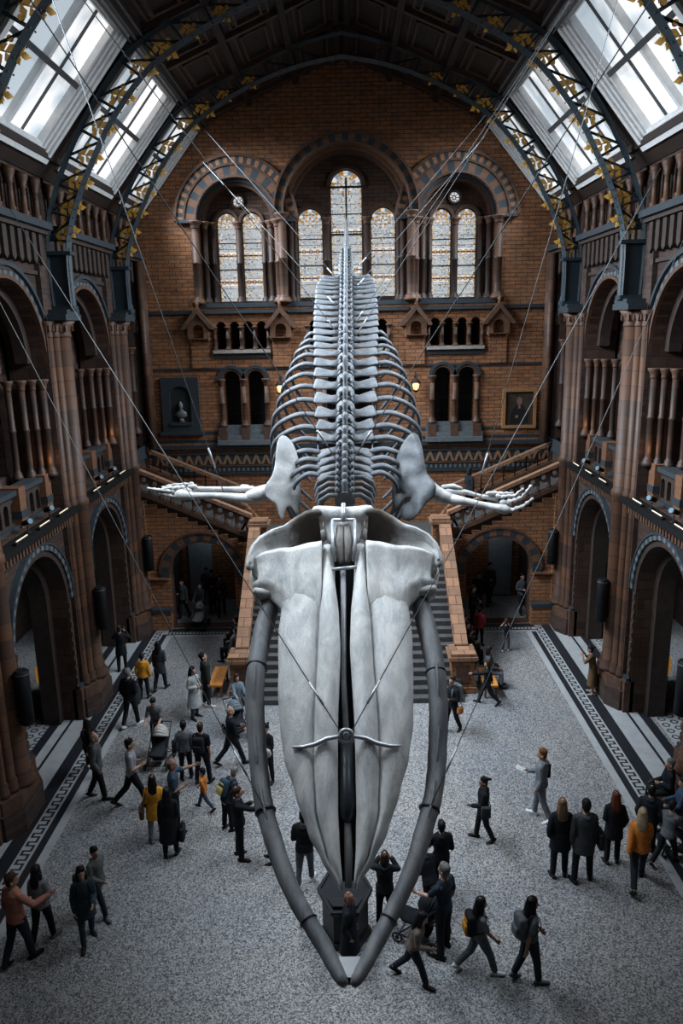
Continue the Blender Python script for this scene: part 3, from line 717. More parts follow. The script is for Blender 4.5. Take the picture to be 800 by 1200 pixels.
for sgn in (-1, 1):
    fu = lambda a, b, d, sgn=sgn: (sgn*(5.3-5.3*b), a, 18.95+2.2*b+d)
    y = -7.0
    while y < 31.4: 
        rb.fbox(fu, y, y+.18, 0, 1, -.16, 0, 0); y += 2.9
    for b in (.0, .33, .66, .95): rb.fbox(fu, -8, 31.5, b, b+.035, -.2, 0, 1)
    y = -7.0
    while y < 31:                       # raised inner mouldings of the coffers
        for b in (.04, .37, .70):
            for ins, h in ((0,-.05), (.035,-.1)):
                y0, y1, b0, b1 = y+.32+ins*5, y+2.76-ins*5, b+.025+ins, b+.245-ins
                for q in ((y0,y1,b0,b0+.014), (y0,y1,b1-.014,b1), (y0,y0+.08,b0,b1), (y1-.08,y1,b0,b1)): rb.fbox(fu, *q, h, 0, 0)
        y += 2.9
rb.build('coffer_rib', [M_woodl, M_wood], ceiling)
# eaves conduits
cd = MB()
for sgn in (-1, 1):
    for dx, dz, r in ((.0,-.12,.05), (.16,-.02,.04), (-.12,-.2,.03)): cd.tube([(sgn*(5.3-dx), -8, 18.85+dz), (sgn*(5.3-dx), 31.4, 18.85+dz)], r, 8, 0)
cd.build('eaves_conduit', [M_steel], ceiling)
# skylights
for sgn in (-1, 1):
    f = slope(sgn); nm = 'left' if sgn < 0 else 'right'
    for i, (y0, y1) in enumerate(BAYS):
        a0 = y0+.42; a1 = y1-(.42 if y1 < 31 else .05)
        w = thing('window_%d' % (10+i+(6 if sgn > 0 else 0)), 'white framed skylight of the %s roof slope, %s bay from the end wall' % (nm, ['sixth','fifth','fourth','third','second','first'][i]), 'skylight'); w['kind'] = 'structure'
        g = MB()
        b0, b1 = .12, SL-.1
        # stepped surround and reveals
        for (ins, d0, d1) in ((0,-.08,.06), (.13,-.02,.1), (.25,.04,.16), (.35,.1,.5)):
            o = [(a0+ins-.02,b0+ins*.8-.02),(a1-ins+.02,b0+ins*.8-.02),(a1-ins+.02,b1-ins*.6+.02),(a0+ins-.02,b1-ins*.6+.02)]
            j = ins+.15; h = [(a0+j,b0+j*.8),(a1-j,b0+j*.8),(a1-j,b1-j*.6),(a0+j,b1-j*.6)]
            g.holed(o, [h], f, d0, d1, 0)
        g.build('surround', [M_white], w)
        A0, A1, B0, B1 = a0+.48, a1-.48, b0+.40, b1-.3
        n = 2 if y1-y0 > 5 else 1
        m_ = MB()
        for k in range(1, n): ya = A0+(A1-A0)*k/n; m_.fbox(f, ya-.07, ya+.07, B0, B1, .1, .5, 0)
        m_.build('mullion', [M_white], w)
        bm = MB(); bb = B0+(B1-B0)*.5
        bm.fbox(f, A0, A1, bb-.07, bb+.07, .08, .3, 0)
        for k in range(n):
            ya = A0+(A1-A0)*(k+.5)/n; bm.fbox(f, ya-.022, ya+.022, B0, B1, .2, .3, 0)
        bm.build('glazing_bar', [M_frame], w)
        p = MB(); p.fbox(f, A0-.1, A1+.1, B0-.1, B1+.1, .26, .3, 0); p.build('pane', [M_sky], w)
# iron arches
INN = [(7.62,12.05),(7.62,13.4),(7.47,14.25),(7.13,15.1),(6.7,15.93),(6.14,16.85),(5.25,17.9),(4.55,18.42),(3.6,18.98),(2.4,19.5),(1.2,19.85),(0,20.05)]
OUT = [(8.12,12.05),(8.15,13.4),(8.06,14.4),(7.72,15.35),(7.25,16.25),(6.68,17.15),(5.75,18.28),(4.95,18.88),(3.85,19.42),(2.6,19.95),(1.3,20.45),(0,20.75)]
def leaf(mb, P, ax, up, s, m):
    """gilded spray: stem, pointed leaves and round fruit"""
    ax = ax.normalized(); up = up.normalized(); n = Vector((0, 1, 0))
    mb.tube([P-ax*s*.5, P+ax*s*.45], [.022, .012], 6, m)
    for t, side_, L in ((-.3,1,.42), (-.3,-1,.42), (.0,1,.46), (.0,-1,.46), (.3,1,.36), (.3,-1,.36), (.42,0,.4)):
        b = P+ax*s*t; d = (ax*.75+up*side_*.8).normalized() if side_ else ax
        e = b+d*s*L; mid = (b+e)/2; w = d.cross(n)*s*.12
        vs = [b+n*.012, mid+w+n*.02, e+n*.012, mid-w+n*.02, b-n*.012, mid+w-n*.02, e-n*.012, mid-w-n*.02]
        mb.add(vs, [(0,1,2,3),(7,6,5,4),(0,4,5,1),(1,5,6,2),(2,6,7,3),(3,7,4,0)], m)
    for q in (-1, 1):
        c = P-ax*s*.05+up*q*s*.42; mb.tube([c-n*.03, c+n*.03], [s*.1, s*.1], 10, m)
def iron_arch(yp, label):
    t = thing('roof_arch', label, 'arch', (0, yp, 12.05), 0, 'iron roof arches')
    inn = MB(); out = MB()
    for sgn in (-1, 1):
        web = MB(); rv = MB(); post = MB()
        I = [Vector((sgn*x, yp, z)) for x, z in INN]; O = [Vector((sgn*x, yp, z)) for x, z in OUT]
        def dens(P):
            r = []
            for i in range(len(P)-1):
                for k in range(4):
                    p0 = P[max(i-1,0)]; p1 = P[i]; p2 = P[i+1]; p3 = P[min(i+2,len(P)-1)]; u = k/4
                    r.append(.5*((2*p1)+(p2-p0)*u+(2*p0-5*p1+4*p2-p3)*u*u+(-p0+3*p1-3*p2+p3)*u**3))
            return r+[P[-1]]
        Id, Od = dens(I), dens(O)
        up = Vector((0, 1, 0))
        inn.tube(Id, [(.08, .19)]*len(Id), 4, 0, ref=up, smooth=False); out.tube(Od, [(.075, .17)]*len(Od), 4, 0, ref=up, smooth=False)
        post.box(min(sgn*7.62,sgn*8.15), max(sgn*7.62,sgn*8.15), yp-.09, yp+.09, 12.05, 13.55, 0)
        post.box(min(sgn*7.5,sgn*8.2), max(sgn*7.5,sgn*8.2), yp-.2, yp+.2, 13.5, 13.6, 0); post.box(min(sgn*7.55,sgn*8.2), max(sgn*7.55,sgn*8.2), yp-.2, yp+.2, 12.03, 12.15, 0)
        for k in range(22):
            for q in (-.12, .12): rv.obox((sgn*7.585, yp+q, 12.2+k*.062), (.03,.03,.03), None, 0)
        for k in range(0, len(Id)-1):
            if k > 4:
                for q in (-.12, .12): rv.obox(Id[k]+Vector((0,q,0))+(Id[k]-Od[k]).normalized()*.06, (.03,.03,.03), None, 0)
        N_ = list(range(6, len(Id), 3))
        for j, k in enumerate(N_):
            web.tube([Id[k], Od[k]], [(.04, .06)]*2, 4, 0, ref=up, smooth=False)
            if j+1 < len(N_):
                k2 = N_[j+1]
                a, b = (Id[k], Od[k2]) if j % 2 == 0 else (Od[k], Id[k2])
                a, b = Od[k], Id[k2]
                web.tube([a, b], [(.036, .055)]*2, 4, 0, ref=up, smooth=False)
                tri = (Id[k]+Id[k2]+Od[k])/3
                ax = (Od[k]-Id[k2]); ax = (Id[k]-tri)
                if tri.z < 19.3 or j % 3 == 0: gil = MB(); leaf(gil, tri, (Id[k]-Od[k]).normalized()+(Id[k2]-Id[k]).normalized()*.3, (Id[k2]-Id[k]), .62 if tri.z < 18.9 else .45, 0); gil.build('gilded_spray', [M_gold], t)
        web.build('lattice', [M_iron], t); post.build('post', [M_iron], t); r_ = rv.build('rivets', [M_rivet], t); r_['kind'] = 'stuff'
    inn.build('lower_chord', [M_iron], t); out.build('upper_chord', [M_iron], t)
for yp, lb in zip(PY, ('nearest dark iron roof arch with gilded sprays', 'second dark iron roof arch, its lattice against the near skylights', 'third dark iron roof arch, on the third piers', 'farthest dark iron roof arch, closest to the end wall')): iron_arch(yp, lb)

# ================================================================ grand staircase
LZ = 3.35
stair = thing('grand_staircase', 'terracotta grand staircase rising to a landing and parting left and right', 'staircase', (0, 27.6, 0))
s = MB(); n = 20
for k in range(n):
    y0 = 21.85+k*.2875; s.box(-3.45, 3.45, y0, 27.7, k*LZ/n+.004, (k+1)*LZ/n, 0)
s.box(-3.5, 3.5, 27.6, 31.45, 3.0, LZ, 0)
s.build('main_flight', [M_step], stair)
for sgn in (-1, 1):
    s = MB(); X = lambda v: sgn*v
    # parapet walls of the main flight
    pr = [(22.7,0),(28.3,0),(28.3,4.05),(27.7,4.05),(23.2,1.25),(22.7,1.25)]
    s.prism(pr, lambda a, b, d, sgn=sgn: (sgn*d, a, b), 3.38, 3.72, 0)
    s.prism([(23.1,1.2),(27.75,4.05),(27.75,4.25),(23.1,1.4)], lambda a, b, d: (sgn*d, a, b), 3.33, 3.76, 1)
    for k in range(12):
        y = 23.6+k*.34; zc = 1.28+(y-23.1)*.613
        s.box(min(X(3.71),X(3.76)), max(X(3.71),X(3.76)), y-.09, y+.09, zc-.75, zc-.2, 2)
    s.build('parapet', [M_bx, M_copper, M_dark], stair)
    for (x, y, z0, h, w) in ((3.52,22.85,0,1.35,.36), (3.42,28.1,3.0,1.42,.3)):
        p = MB()
        p.box(X(x)-w-.06, X(x)+w+.06, y-w-.06, y+w+.06, z0, z0+.2, 0); p.box(X(x)-w, X(x)+w, y-w, y+w, z0+.2, z0+h-.22, 0)
        p.box(X(x)-w-.1, X(x)+w+.1, y-w-.1, y+w+.1, z0+h-.22, z0+h-.1, 1); p.box(X(x)-w-.04, X(x)+w+.04, y-w-.04, y+w+.04, z0+h-.1, z0+h, 1)
        p.box(X(x)-w*.6, X(x)+w*.6, y-w-.02, y-w+.02, z0+.35, z0+h-.4, 2)
        p.build('newel', [M_bx, M_copper, M_brn], stair)
    # side flight
    RISE = .455
    f = MB(); n2 = 13
    for k in range(n2):
        x0 = 3.55+k*.38; z1 = LZ+(k+1)*.173
        f.box(min(X(x0),X(x0+.385)), max(X(x0),X(x0+.385)), 28.55, 31.3, z1-.5, z1, 0)
    f.build('side_flight', [M_step], stair)
    fw = lambda a, b, d, sgn=sgn: (sgn*a, 28.3+d, b)
    w = MB()
    poly = [(3.3,0),(8.5,0),(8.5,5.45)]
    for k in range(12, -1, -1):                                   # stepped corbelling under the balustrade
        xk = 3.55+k*.38; zt = LZ+(k)*.173-.12
        poly += [(xk+.38, zt), (xk, zt)]
    poly += [(3.3, LZ-.12)]
    w.holed(poly, [arch_poly(5.71, .02, 1.24, 3.5, 18)], fw, 0, .5, 0, 1)
    fl_ = w.build('flight_wall', [M_bx, M_jx], stair)
    a = MB()
    a.arch(fw, 5.71, 2.26, 1.24, 1.34, -.04, .2, 20, (0,)); a.arch(fw, 5.71, 2.26, 1.34, 1.6, -.06, .1, 17, (1, 2)); a.arch(fw, 5.71, 2.26, 1.6, 1.68, -.1, .1, 24, (0,))
    for q in (-1, 1): a.fbox(fw, 5.71+q*1.46-.17, 5.71+q*1.46+.17, 2.1, 2.3, -.1, .1, 1)
    a.build('voussoirs', [M_brn, M_dark, M_bm], stair)
    pl = MB()
    for x0, x1 in ((3.7,4.42), (7.0,8.4)):
        pl = MB(); pl.fbox(fw, x0, x1, 0, .7, -.22, .1, 0); pl.fbox(fw, x0, x1, .7, .86, -.26, .1, 1)
        u0, u1, zt = (3.8,4.05,3.4) if x0 < 5 else (7.75,8.4,5.2)
        pl.fbox(fw, u0, u1, .86, zt, -.12, .1, 0)
        if x0 > 5: pl.fbox(fw, 7.0, 8.4, 2.05, 2.12, -.16, .1, 0)
        pl.build('wall_plinth', [M_bx, M_dark], stair)
    # balustrades: sloping rail, string, balusters and pierced rings
    def rail(y, x0, z0, x1, z1, gap, full):
        r = MB()
        r.prism([(x0,z0-.07),(x1,z1-.07),(x1,z1+.07),(x0,z0+.07)], lambda a, b, d: (sgn*a, y+d, b), -.14, .14, 0)
        r.build('handrail', [M_copper], stair)
        b = MB()
        b.prism([(x0,z0-gap-.1),(x1,z1-gap-.1),(x1,z1-gap+.08),(x0,z0-gap+.08)], lambda a, b_, d: (sgn*a, y+d, b_), -.12, .12, 0)
        n = 11 if full else 9
        for k in range(n):
            x = x0+(x1-x0)*(k+.5)/n; zz = z0+(z1-z0)*(k+.5)/n
            if full:
                b.lathe([(.09,-gap+.05),(.09,-gap+.15),(.055,-gap+.2),(.06,-.28),(.09,-.22),(.09,-.07)], (sgn*x, y, zz), 8, 0)
                if k+1 < n: b.arch(lambda a, b_, d: (sgn*a, y+d, b_), x+(x1-x0)/n/2, zz+(z1-z0)/n/2-.26, .1, .2, -.06, .06, 10, (0,), 0, 2*PI)
            else: b.tube([(sgn*x, y, zz-gap), (sgn*x, y, zz)], .025, 6, 1)
        b.build('balustrade', [M_brn, M_black], stair)
    rail(28.3, 3.7, 4.5, 8.1, 6.42, .82, True)
    rail(31.0, 4.3, 5.0, 8.4, 6.75, .8, False)
    bw = MB(); bw.prism([(3.5,LZ),(8.4,LZ),(8.4,6.05),(4.3,4.3),(3.5,LZ)], lambda a, b, d: (sgn*a, 31.05+d, b), 0, .35, 0); bw.build('inner_string_wall', [M_bx], stair)
    # passage behind the arch
    ps = MB(); ps.box(min(X(4.2),X(4.3)), max(X(4.2),X(4.3)), 28.8, 31.5, 0, 3.7, 0); ps.box(min(X(7.2),X(7.3)), max(X(7.2),X(7.3)), 28.8, 31.5, 0, 3.7, 0); ps.box(min(X(4.2),X(7.3)), max(X(4.2),X(7.3)), 28.8, 31.5, 3.62, 3.7, 0)
    ps.box(min(X(5.9),X(6.9)), max(X(5.9),X(6.9)), 31.42, 31.48, .05, 2.6, 1)
    ps.build('passage', [M_by, mat('grey_passage_door', (.22,.25,.27), .6)], stair)

# ================================================================ wall fittings
# portrait in a gilt frame
pt = thing('framed_portrait', 'dark portrait of a seated figure in a dull gilt frame on the end wall', 'painting', (7.0, YE, 8.05))
q = MB(); q.holed([(6.3,7.25),(7.68,7.25),(7.68,8.86),(6.3,8.86)], [[(6.43,7.38),(7.55,7.38),(7.55,8.73),(6.43,8.73)]], lambda a, b, d: (a, YE+d, b), -.1, 0, 0)
q.holed([(6.41,7.36),(7.57,7.36),(7.57,8.75),(6.41,8.75)], [[(6.47,7.42),(7.51,7.42),(7.51,8.69),(6.47,8.69)]], lambda a, b, d: (a, YE+d, b), -.07, 0, 1); q.build('frame', [mat('old_gilt', (.30,.15,.06), .5, var=.3, scale=15), M_wood], pt)
q = MB(); q.box(6.43, 7.55, YE-.03, YE, 7.38, 8.73, 0)
cv = q.build('canvas', [mat('dark_canvas', (.05,.035,.025), .5, var=.4, scale=3)], pt)
q = MB(); fp = lambda a, b, d: (a, YE+d, b)
q.prism([(6.6,7.4),(7.4,7.4),(7.35,7.8),(7.22,8.1),(7.08,8.2),(6.92,8.2),(6.78,8.1),(6.64,7.8)], fp, -.034, -.03, 0)
q.prism([(7+.115*math.cos(2*PI*k/14), 8.36+.16*math.sin(2*PI*k/14)) for k in range(14)], fp, -.036, -.03, 1)
q.prism([(6.95,8.05),(7.05,8.05),(7.04,8.2),(6.96,8.2)], fp, -.037, -.03, 1); q.prism(circle_poly(6.9, 7.72, .07, 8), fp, -.038, -.03, 1)
q.build('painted_figure', [mat('painted_black_coat', (.012,.012,.014), .5), mat('painted_skin', (.20,.12,.085), .5)], cv)
# wall niche with bust
nc = thing('memorial_niche', 'dark slate memorial niche with a pale bust on the left of the end wall', 'memorial', (-6.8, YE, 7.3))
q = MB(); q.holed([(-7.56,7.35),(-6.03,7.35),(-6.03,9.55),(-7.56,9.55)], [arch_poly(-6.8, 7.75, .42, 9.2, 14)], lambda a, b, d: (a, YE+d, b), -.14, -.02, 0)
q.box(-7.7, -5.9, YE-.2, YE, 7.22, 7.35, 0); q.box(-7.25, -6.35, YE-.2, YE-.02, 7.62, 7.75, 0); q.build('slab', [M_dark], nc)
q = MB(); q.box(-7.25, -6.35, YE-.035, YE-.01, 7.7, 9.25, 0); q.build('niche_back', [M_void], nc)
q = MB(); q.tube([(-6.8,YE-.1,7.75),(-6.8,YE-.1,7.9)], [(.14,.08),(.08,.06)], 10, 0); q.tube([(-6.8,YE-.1,7.9),(-6.8,YE-.1,8.0),(-6.8,YE-.1,8.16),(-6.8,YE-.1,8.22),(-6.8,YE-.1,8.3)], [(.1,.06),(.25,.09),(.22,.09),(.08,.07),(.07,.07)], 12, 0)
q.tube([(-6.8,YE-.11,8.28),(-6.8,YE-.12,8.35),(-6.8,YE-.12,8.46),(-6.8,YE-.11,8.54)], [(.06,.07),(.1,.11),(.105,.12),(.05,.06)], 12, 0, rounded=True); q.build('bust', [mat('bust_marble', (.10,.11,.12), .5)], nc)
# lanterns
for sx in (-1, 1):
    ln = thing('wall_lantern', 'lit iron wall lantern %s of the skeleton\'s ribs' % ('left' if sx < 0 else 'right'), 'lantern', (sx*2.72+.03, YE-.4, 9.0), 0, 'lit lanterns on the end wall')
    x, y = sx*2.72+.03, YE-.42
    q = MB(); q.tube([(x,YE,9.35),(x,YE-.2,9.55),(x,y,9.42)], .03, 6, 0); q.lathe([(.02,.42),(.05,.36),(.2,.22),(.19,.19)], (x,y,9.0), 6, 0); q.lathe([(.03,-.2),(.1,-.14),(.12,-.1)], (x,y,9.0), 6, 0)
    for k in range(6): a_ = PI*k/3; q.tube([(x+.115*math.cos(a_),y+.115*math.sin(a_),8.9),(x+.18*math.cos(a_),y+.18*math.sin(a_),9.2)], .012, 4, 0)
    q.build('cage', [M_black], ln)
    q = MB(); q.lathe([(.06,-.09),(.1,-.05),(.13,.12),(.1,.18)], (x,y,9.0), 10, 0); q.build('globe', [mat('lantern_glow', (.9,.6,.3), .4, emit=(1,.62,.25), estr=6)], ln)
# ================================================================ the whale skeleton
def bone_mat(name, base, dark, stain=None, streak=(2.0, 2.0, 2.0), rough=.55, bump=.35):
    m = bpy.data.materials.new(name); nt, N, L, b = nodes_of(m)
    b.inputs['Roughness'].default_value = rough; b.inputs['Specular IOR Level'].default_value = .35
    geo = N.new('ShaderNodeNewGeometry'); mp = N.new('ShaderNodeMapping'); mp.inputs['Scale'].default_value = streak
    L.new(geo.outputs['Position'], mp.inputs[0])
    n1 = N.new('ShaderNodeTexNoise'); n1.inputs['Scale'].default_value = 1.6; n1.inputs['Detail'].default_value = 9; n1.inputs['Roughness'].default_value = .68; n1.inputs['Distortion'].default_value = .6
    L.new(mp.outputs[0], n1.inputs['Vector'])
    rp = N.new('ShaderNodeValToRGB'); rp.color_ramp.elements[0].position = .34; rp.color_ramp.elements[1].position = .62
    rp.color_ramp.elements[0].color = list(dark)+[1]; rp.color_ramp.elements[1].color = list(base)+[1]
    L.new(n1.outputs['Fac'], rp.inputs['Fac']); out = rp.outputs['Color']
    if stain:
        n2 = N.new('ShaderNodeTexNoise'); n2.inputs['Scale'].default_value = .9; n2.inputs['Detail'].default_value = 7; n2.inputs['Roughness'].default_value = .7
        L.new(mp.outputs[0], n2.inputs['Vector'])
        r2 = N.new('ShaderNodeValToRGB'); r2.color_ramp.elements[0].position = .58; r2.color_ramp.elements[1].position = .75
        r2.color_ramp.elements[1].color = (.75,.75,.75,1); L.new(n2.outputs['Fac'], r2.inputs['Fac'])
        mx = N.new('ShaderNodeMix'); mx.data_type = 'RGBA'; L.new(r2.outputs['Color'], mx.inputs['Factor']); L.new(out, mx.inputs['A']); mx.inputs['B'].default_value = list(stain)+[1]; out = mx.outputs['Result']
    L.new(out, b.inputs['Base Color'])
    n3 = N.new('ShaderNodeTexNoise'); n3.inputs['Scale'].default_value = 9; n3.inputs['Detail'].default_value = 8; n3.inputs['Roughness'].default_value = .7
    L.new(mp.outputs[0], n3.inputs['Vector'])
    bp = N.new('ShaderNodeBump'); bp.inputs['Strength'].default_value = bump; bp.inputs['Distance'].default_value = .035
    L.new(n3.outputs['Fac'], bp.inputs['Height']); L.new(bp.outputs['Normal'], b.inputs['Normal'])
    return m
B_skull = bone_mat('pale_skull_bone', (.57,.565,.55), (.32,.33,.34), (.42,.36,.30), (2.4,1.0,1.0), bump=.5)
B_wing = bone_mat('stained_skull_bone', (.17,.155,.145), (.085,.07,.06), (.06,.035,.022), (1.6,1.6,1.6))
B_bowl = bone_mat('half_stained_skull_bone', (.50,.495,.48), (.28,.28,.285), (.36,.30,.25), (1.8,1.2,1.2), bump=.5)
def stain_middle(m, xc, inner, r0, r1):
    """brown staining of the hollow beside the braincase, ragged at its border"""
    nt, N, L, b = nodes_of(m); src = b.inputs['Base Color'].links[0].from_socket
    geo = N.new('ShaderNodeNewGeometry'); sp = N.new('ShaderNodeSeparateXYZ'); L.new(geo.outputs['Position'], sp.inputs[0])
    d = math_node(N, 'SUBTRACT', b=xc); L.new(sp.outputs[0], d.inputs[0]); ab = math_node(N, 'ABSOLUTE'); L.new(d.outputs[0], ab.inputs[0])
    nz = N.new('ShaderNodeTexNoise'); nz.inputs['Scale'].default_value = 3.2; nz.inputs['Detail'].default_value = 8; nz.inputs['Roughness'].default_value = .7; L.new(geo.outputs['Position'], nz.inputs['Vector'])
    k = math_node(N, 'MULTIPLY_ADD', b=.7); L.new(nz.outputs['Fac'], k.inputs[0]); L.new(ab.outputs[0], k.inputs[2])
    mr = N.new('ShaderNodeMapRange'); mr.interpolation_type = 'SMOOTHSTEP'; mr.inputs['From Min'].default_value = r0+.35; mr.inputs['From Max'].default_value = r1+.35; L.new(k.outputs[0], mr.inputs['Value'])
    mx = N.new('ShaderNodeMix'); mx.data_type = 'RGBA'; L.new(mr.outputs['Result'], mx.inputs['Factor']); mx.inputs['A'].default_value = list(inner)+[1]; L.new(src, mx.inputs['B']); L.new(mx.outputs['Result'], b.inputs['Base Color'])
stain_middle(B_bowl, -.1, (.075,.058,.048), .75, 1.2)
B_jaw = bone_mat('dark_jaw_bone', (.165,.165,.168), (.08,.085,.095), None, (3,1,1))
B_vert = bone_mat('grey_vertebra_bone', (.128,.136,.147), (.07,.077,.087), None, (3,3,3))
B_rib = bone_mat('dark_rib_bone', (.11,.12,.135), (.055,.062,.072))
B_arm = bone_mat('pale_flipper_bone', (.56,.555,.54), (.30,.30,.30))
B_scapL = bone_mat('lit_scapula_bone', (.36,.36,.355), (.22,.225,.23))  # lit copy of the shoulder blade bone
B_scapR = bone_mat('shaded_scapula_bone', (.062,.069,.079), (.036,.041,.048))  # same bone darkened: the right blade's shade is painted in
M_arma = mat('dark_steel_armature', (.03,.034,.04), .4, metal=.5)
M_armal = mat('grey_steel_armature', (.35,.36,.38), .4, metal=.5)

whale = thing('whale_skeleton', 'huge grey whale skeleton diving head first through the hall', 'skeleton', (-.1, 13, 8.28))
XW = -.1
# ---- skull plane: origin at the crown, T along the snout
PB = Vector((XW, 13.0, 8.28)); PT = Vector((XW, 8.9, 4.07))
TL = (PT-PB).length; TV = (PT-PB)/TL; NV = Vector((1, 0, 0)).cross(TV)
if NV.z < 0: NV = -NV
def plane(px, py):
    d = ray(px, py); t = (PB-EYE).dot(NV)/d.dot(NV); q = EYE+d*t-PB
    return (q.x, q.dot(TV))
def SK(s, t, h): return PB+Vector((s, 0, 0))+TV*t+NV*h
def avg(l, r):
    a, b = plane(*l), plane(*r); return ((b[0]-a[0])/2, (a[1]+b[1])/2)
def interp(tab, t):
    if t <= tab[0][0]: return tab[0][1]
    for (a, x), (b, y) in zip(tab, tab[1:]):
        if t <= b:
            u = (t-a)/(b-a); u = u*u*(3-2*u)*.5+u*.5
            return x+(y-x)*u
    return tab[-1][1]
EDGE = sorted((t, s) for s, t in [avg((329,705),(478,703)), avg((325,740),(482,738)), avg((321,800),(480,800)), avg((321,850),(478,850)), avg((326,890),(472,888)), avg((337,930),(461,928)), avg((353,975),(448,973)), avg((371,1010),(432,1008)), avg((386,1033),(418,1030)), avg((395,1043),(410,1040))])
CREASE = sorted((t, s) for s, t in [avg((376,640),(428,640)), avg((374,700),(430,700)), avg((372,760),(435,760)), avg((365,850),(439,850)), avg((364,900),(440,898)), avg((366,950),(438,950)), avg((378,1000),(427,1000)), avg((393,1036),(411,1034))])
GAP = sorted((t, s) for s, t in [avg((388,640),(412,640)), avg((389,680),(411,680)), avg((394,720),(408,720)), avg((396,760),(407,760)), avg((391,850),(410,850)), avg((391,880),(411,880)), avg((391,950),(412,950)), avg((392,990),(411,990)), avg((396,1040),(409,1038))])
t0r, t1r = CREASE[0][0], EDGE[-1][0]
skull = MB(); wob = lambda p, a=.02, k=2.1: a*noise.noise(Vector(p)*k)
skull_o = bpy.data.objects.new('skull', None)   # parent for the bones of the skull
COL.objects.link(skull_o); skull_o.parent = whale
skull_o.location = (0, 0, 0)
def rostrum(sgn):
    g = MB(); rows = 64; cols = []
    vs = []; nc = 0
    for i in range(rows+1):
        u = i/rows; t = t0r+(t1r-t0r)*u
        ec = interp(EDGE, t); cr = interp(CREASE, t); gp = interp(GAP, t)
        if t < EDGE[0][0]: ec = EDGE[0][1]+.03
        ec = max(ec, cr+.05*(1-u)+.012)
        endf = min(1, (1-u)/.06)**.5; arch_ = .22*math.sin(PI*min(1, max(0, u)))*1.0
        pk = .15*endf*(1-.3*u)
        prof = [(gp, -.30*endf), (gp-.0, -.08), (gp+.01, .02), (gp+(cr-gp)*.22, pk*.8), (gp+(cr-gp)*.5, pk), (gp+(cr-gp)*.8, pk*.75), (cr-.015, pk*.28), (cr, -.025), (cr+.02, .0),
                (cr+(ec-cr)*.2, .05), (cr+(ec-cr)*.4, .055), (cr+(ec-cr)*.6, .03), (cr+(ec-cr)*.8, -.03), (cr+(ec-cr)*.93, -.10), (ec, -.19), (ec-.02, -.25), (cr+(ec-cr)*.7, -.30*endf), (cr, -.42*endf)]
        nc = len(prof)
        for s, h in prof:
            s = s*(1+.012*noise.noise(Vector((t*2.3, s*2, sgn*3))))
            p = SK(sgn*s, t, h+arch_-.05+ (.025*noise.noise(Vector((s*2.5*sgn, t*1.2, 3)))+.010*noise.noise(Vector((s*8*sgn, t*3.0, 5)))))
            vs.append(p)
    fs = [(i*nc+j, i*nc+(j+1) % nc, (i+1)*nc+(j+1) % nc, (i+1)*nc+j) for i in range(rows) for j in range(nc)]
    fs += [tuple(range(nc)), tuple(rows*nc+j for j in range(nc))]
    g.add(vs, fs, 0, True)
    o = g.build('upper_jaw_half', [B_skull], skull_o)
    return o
for sgn in (-1, 1): rostrum(sgn)
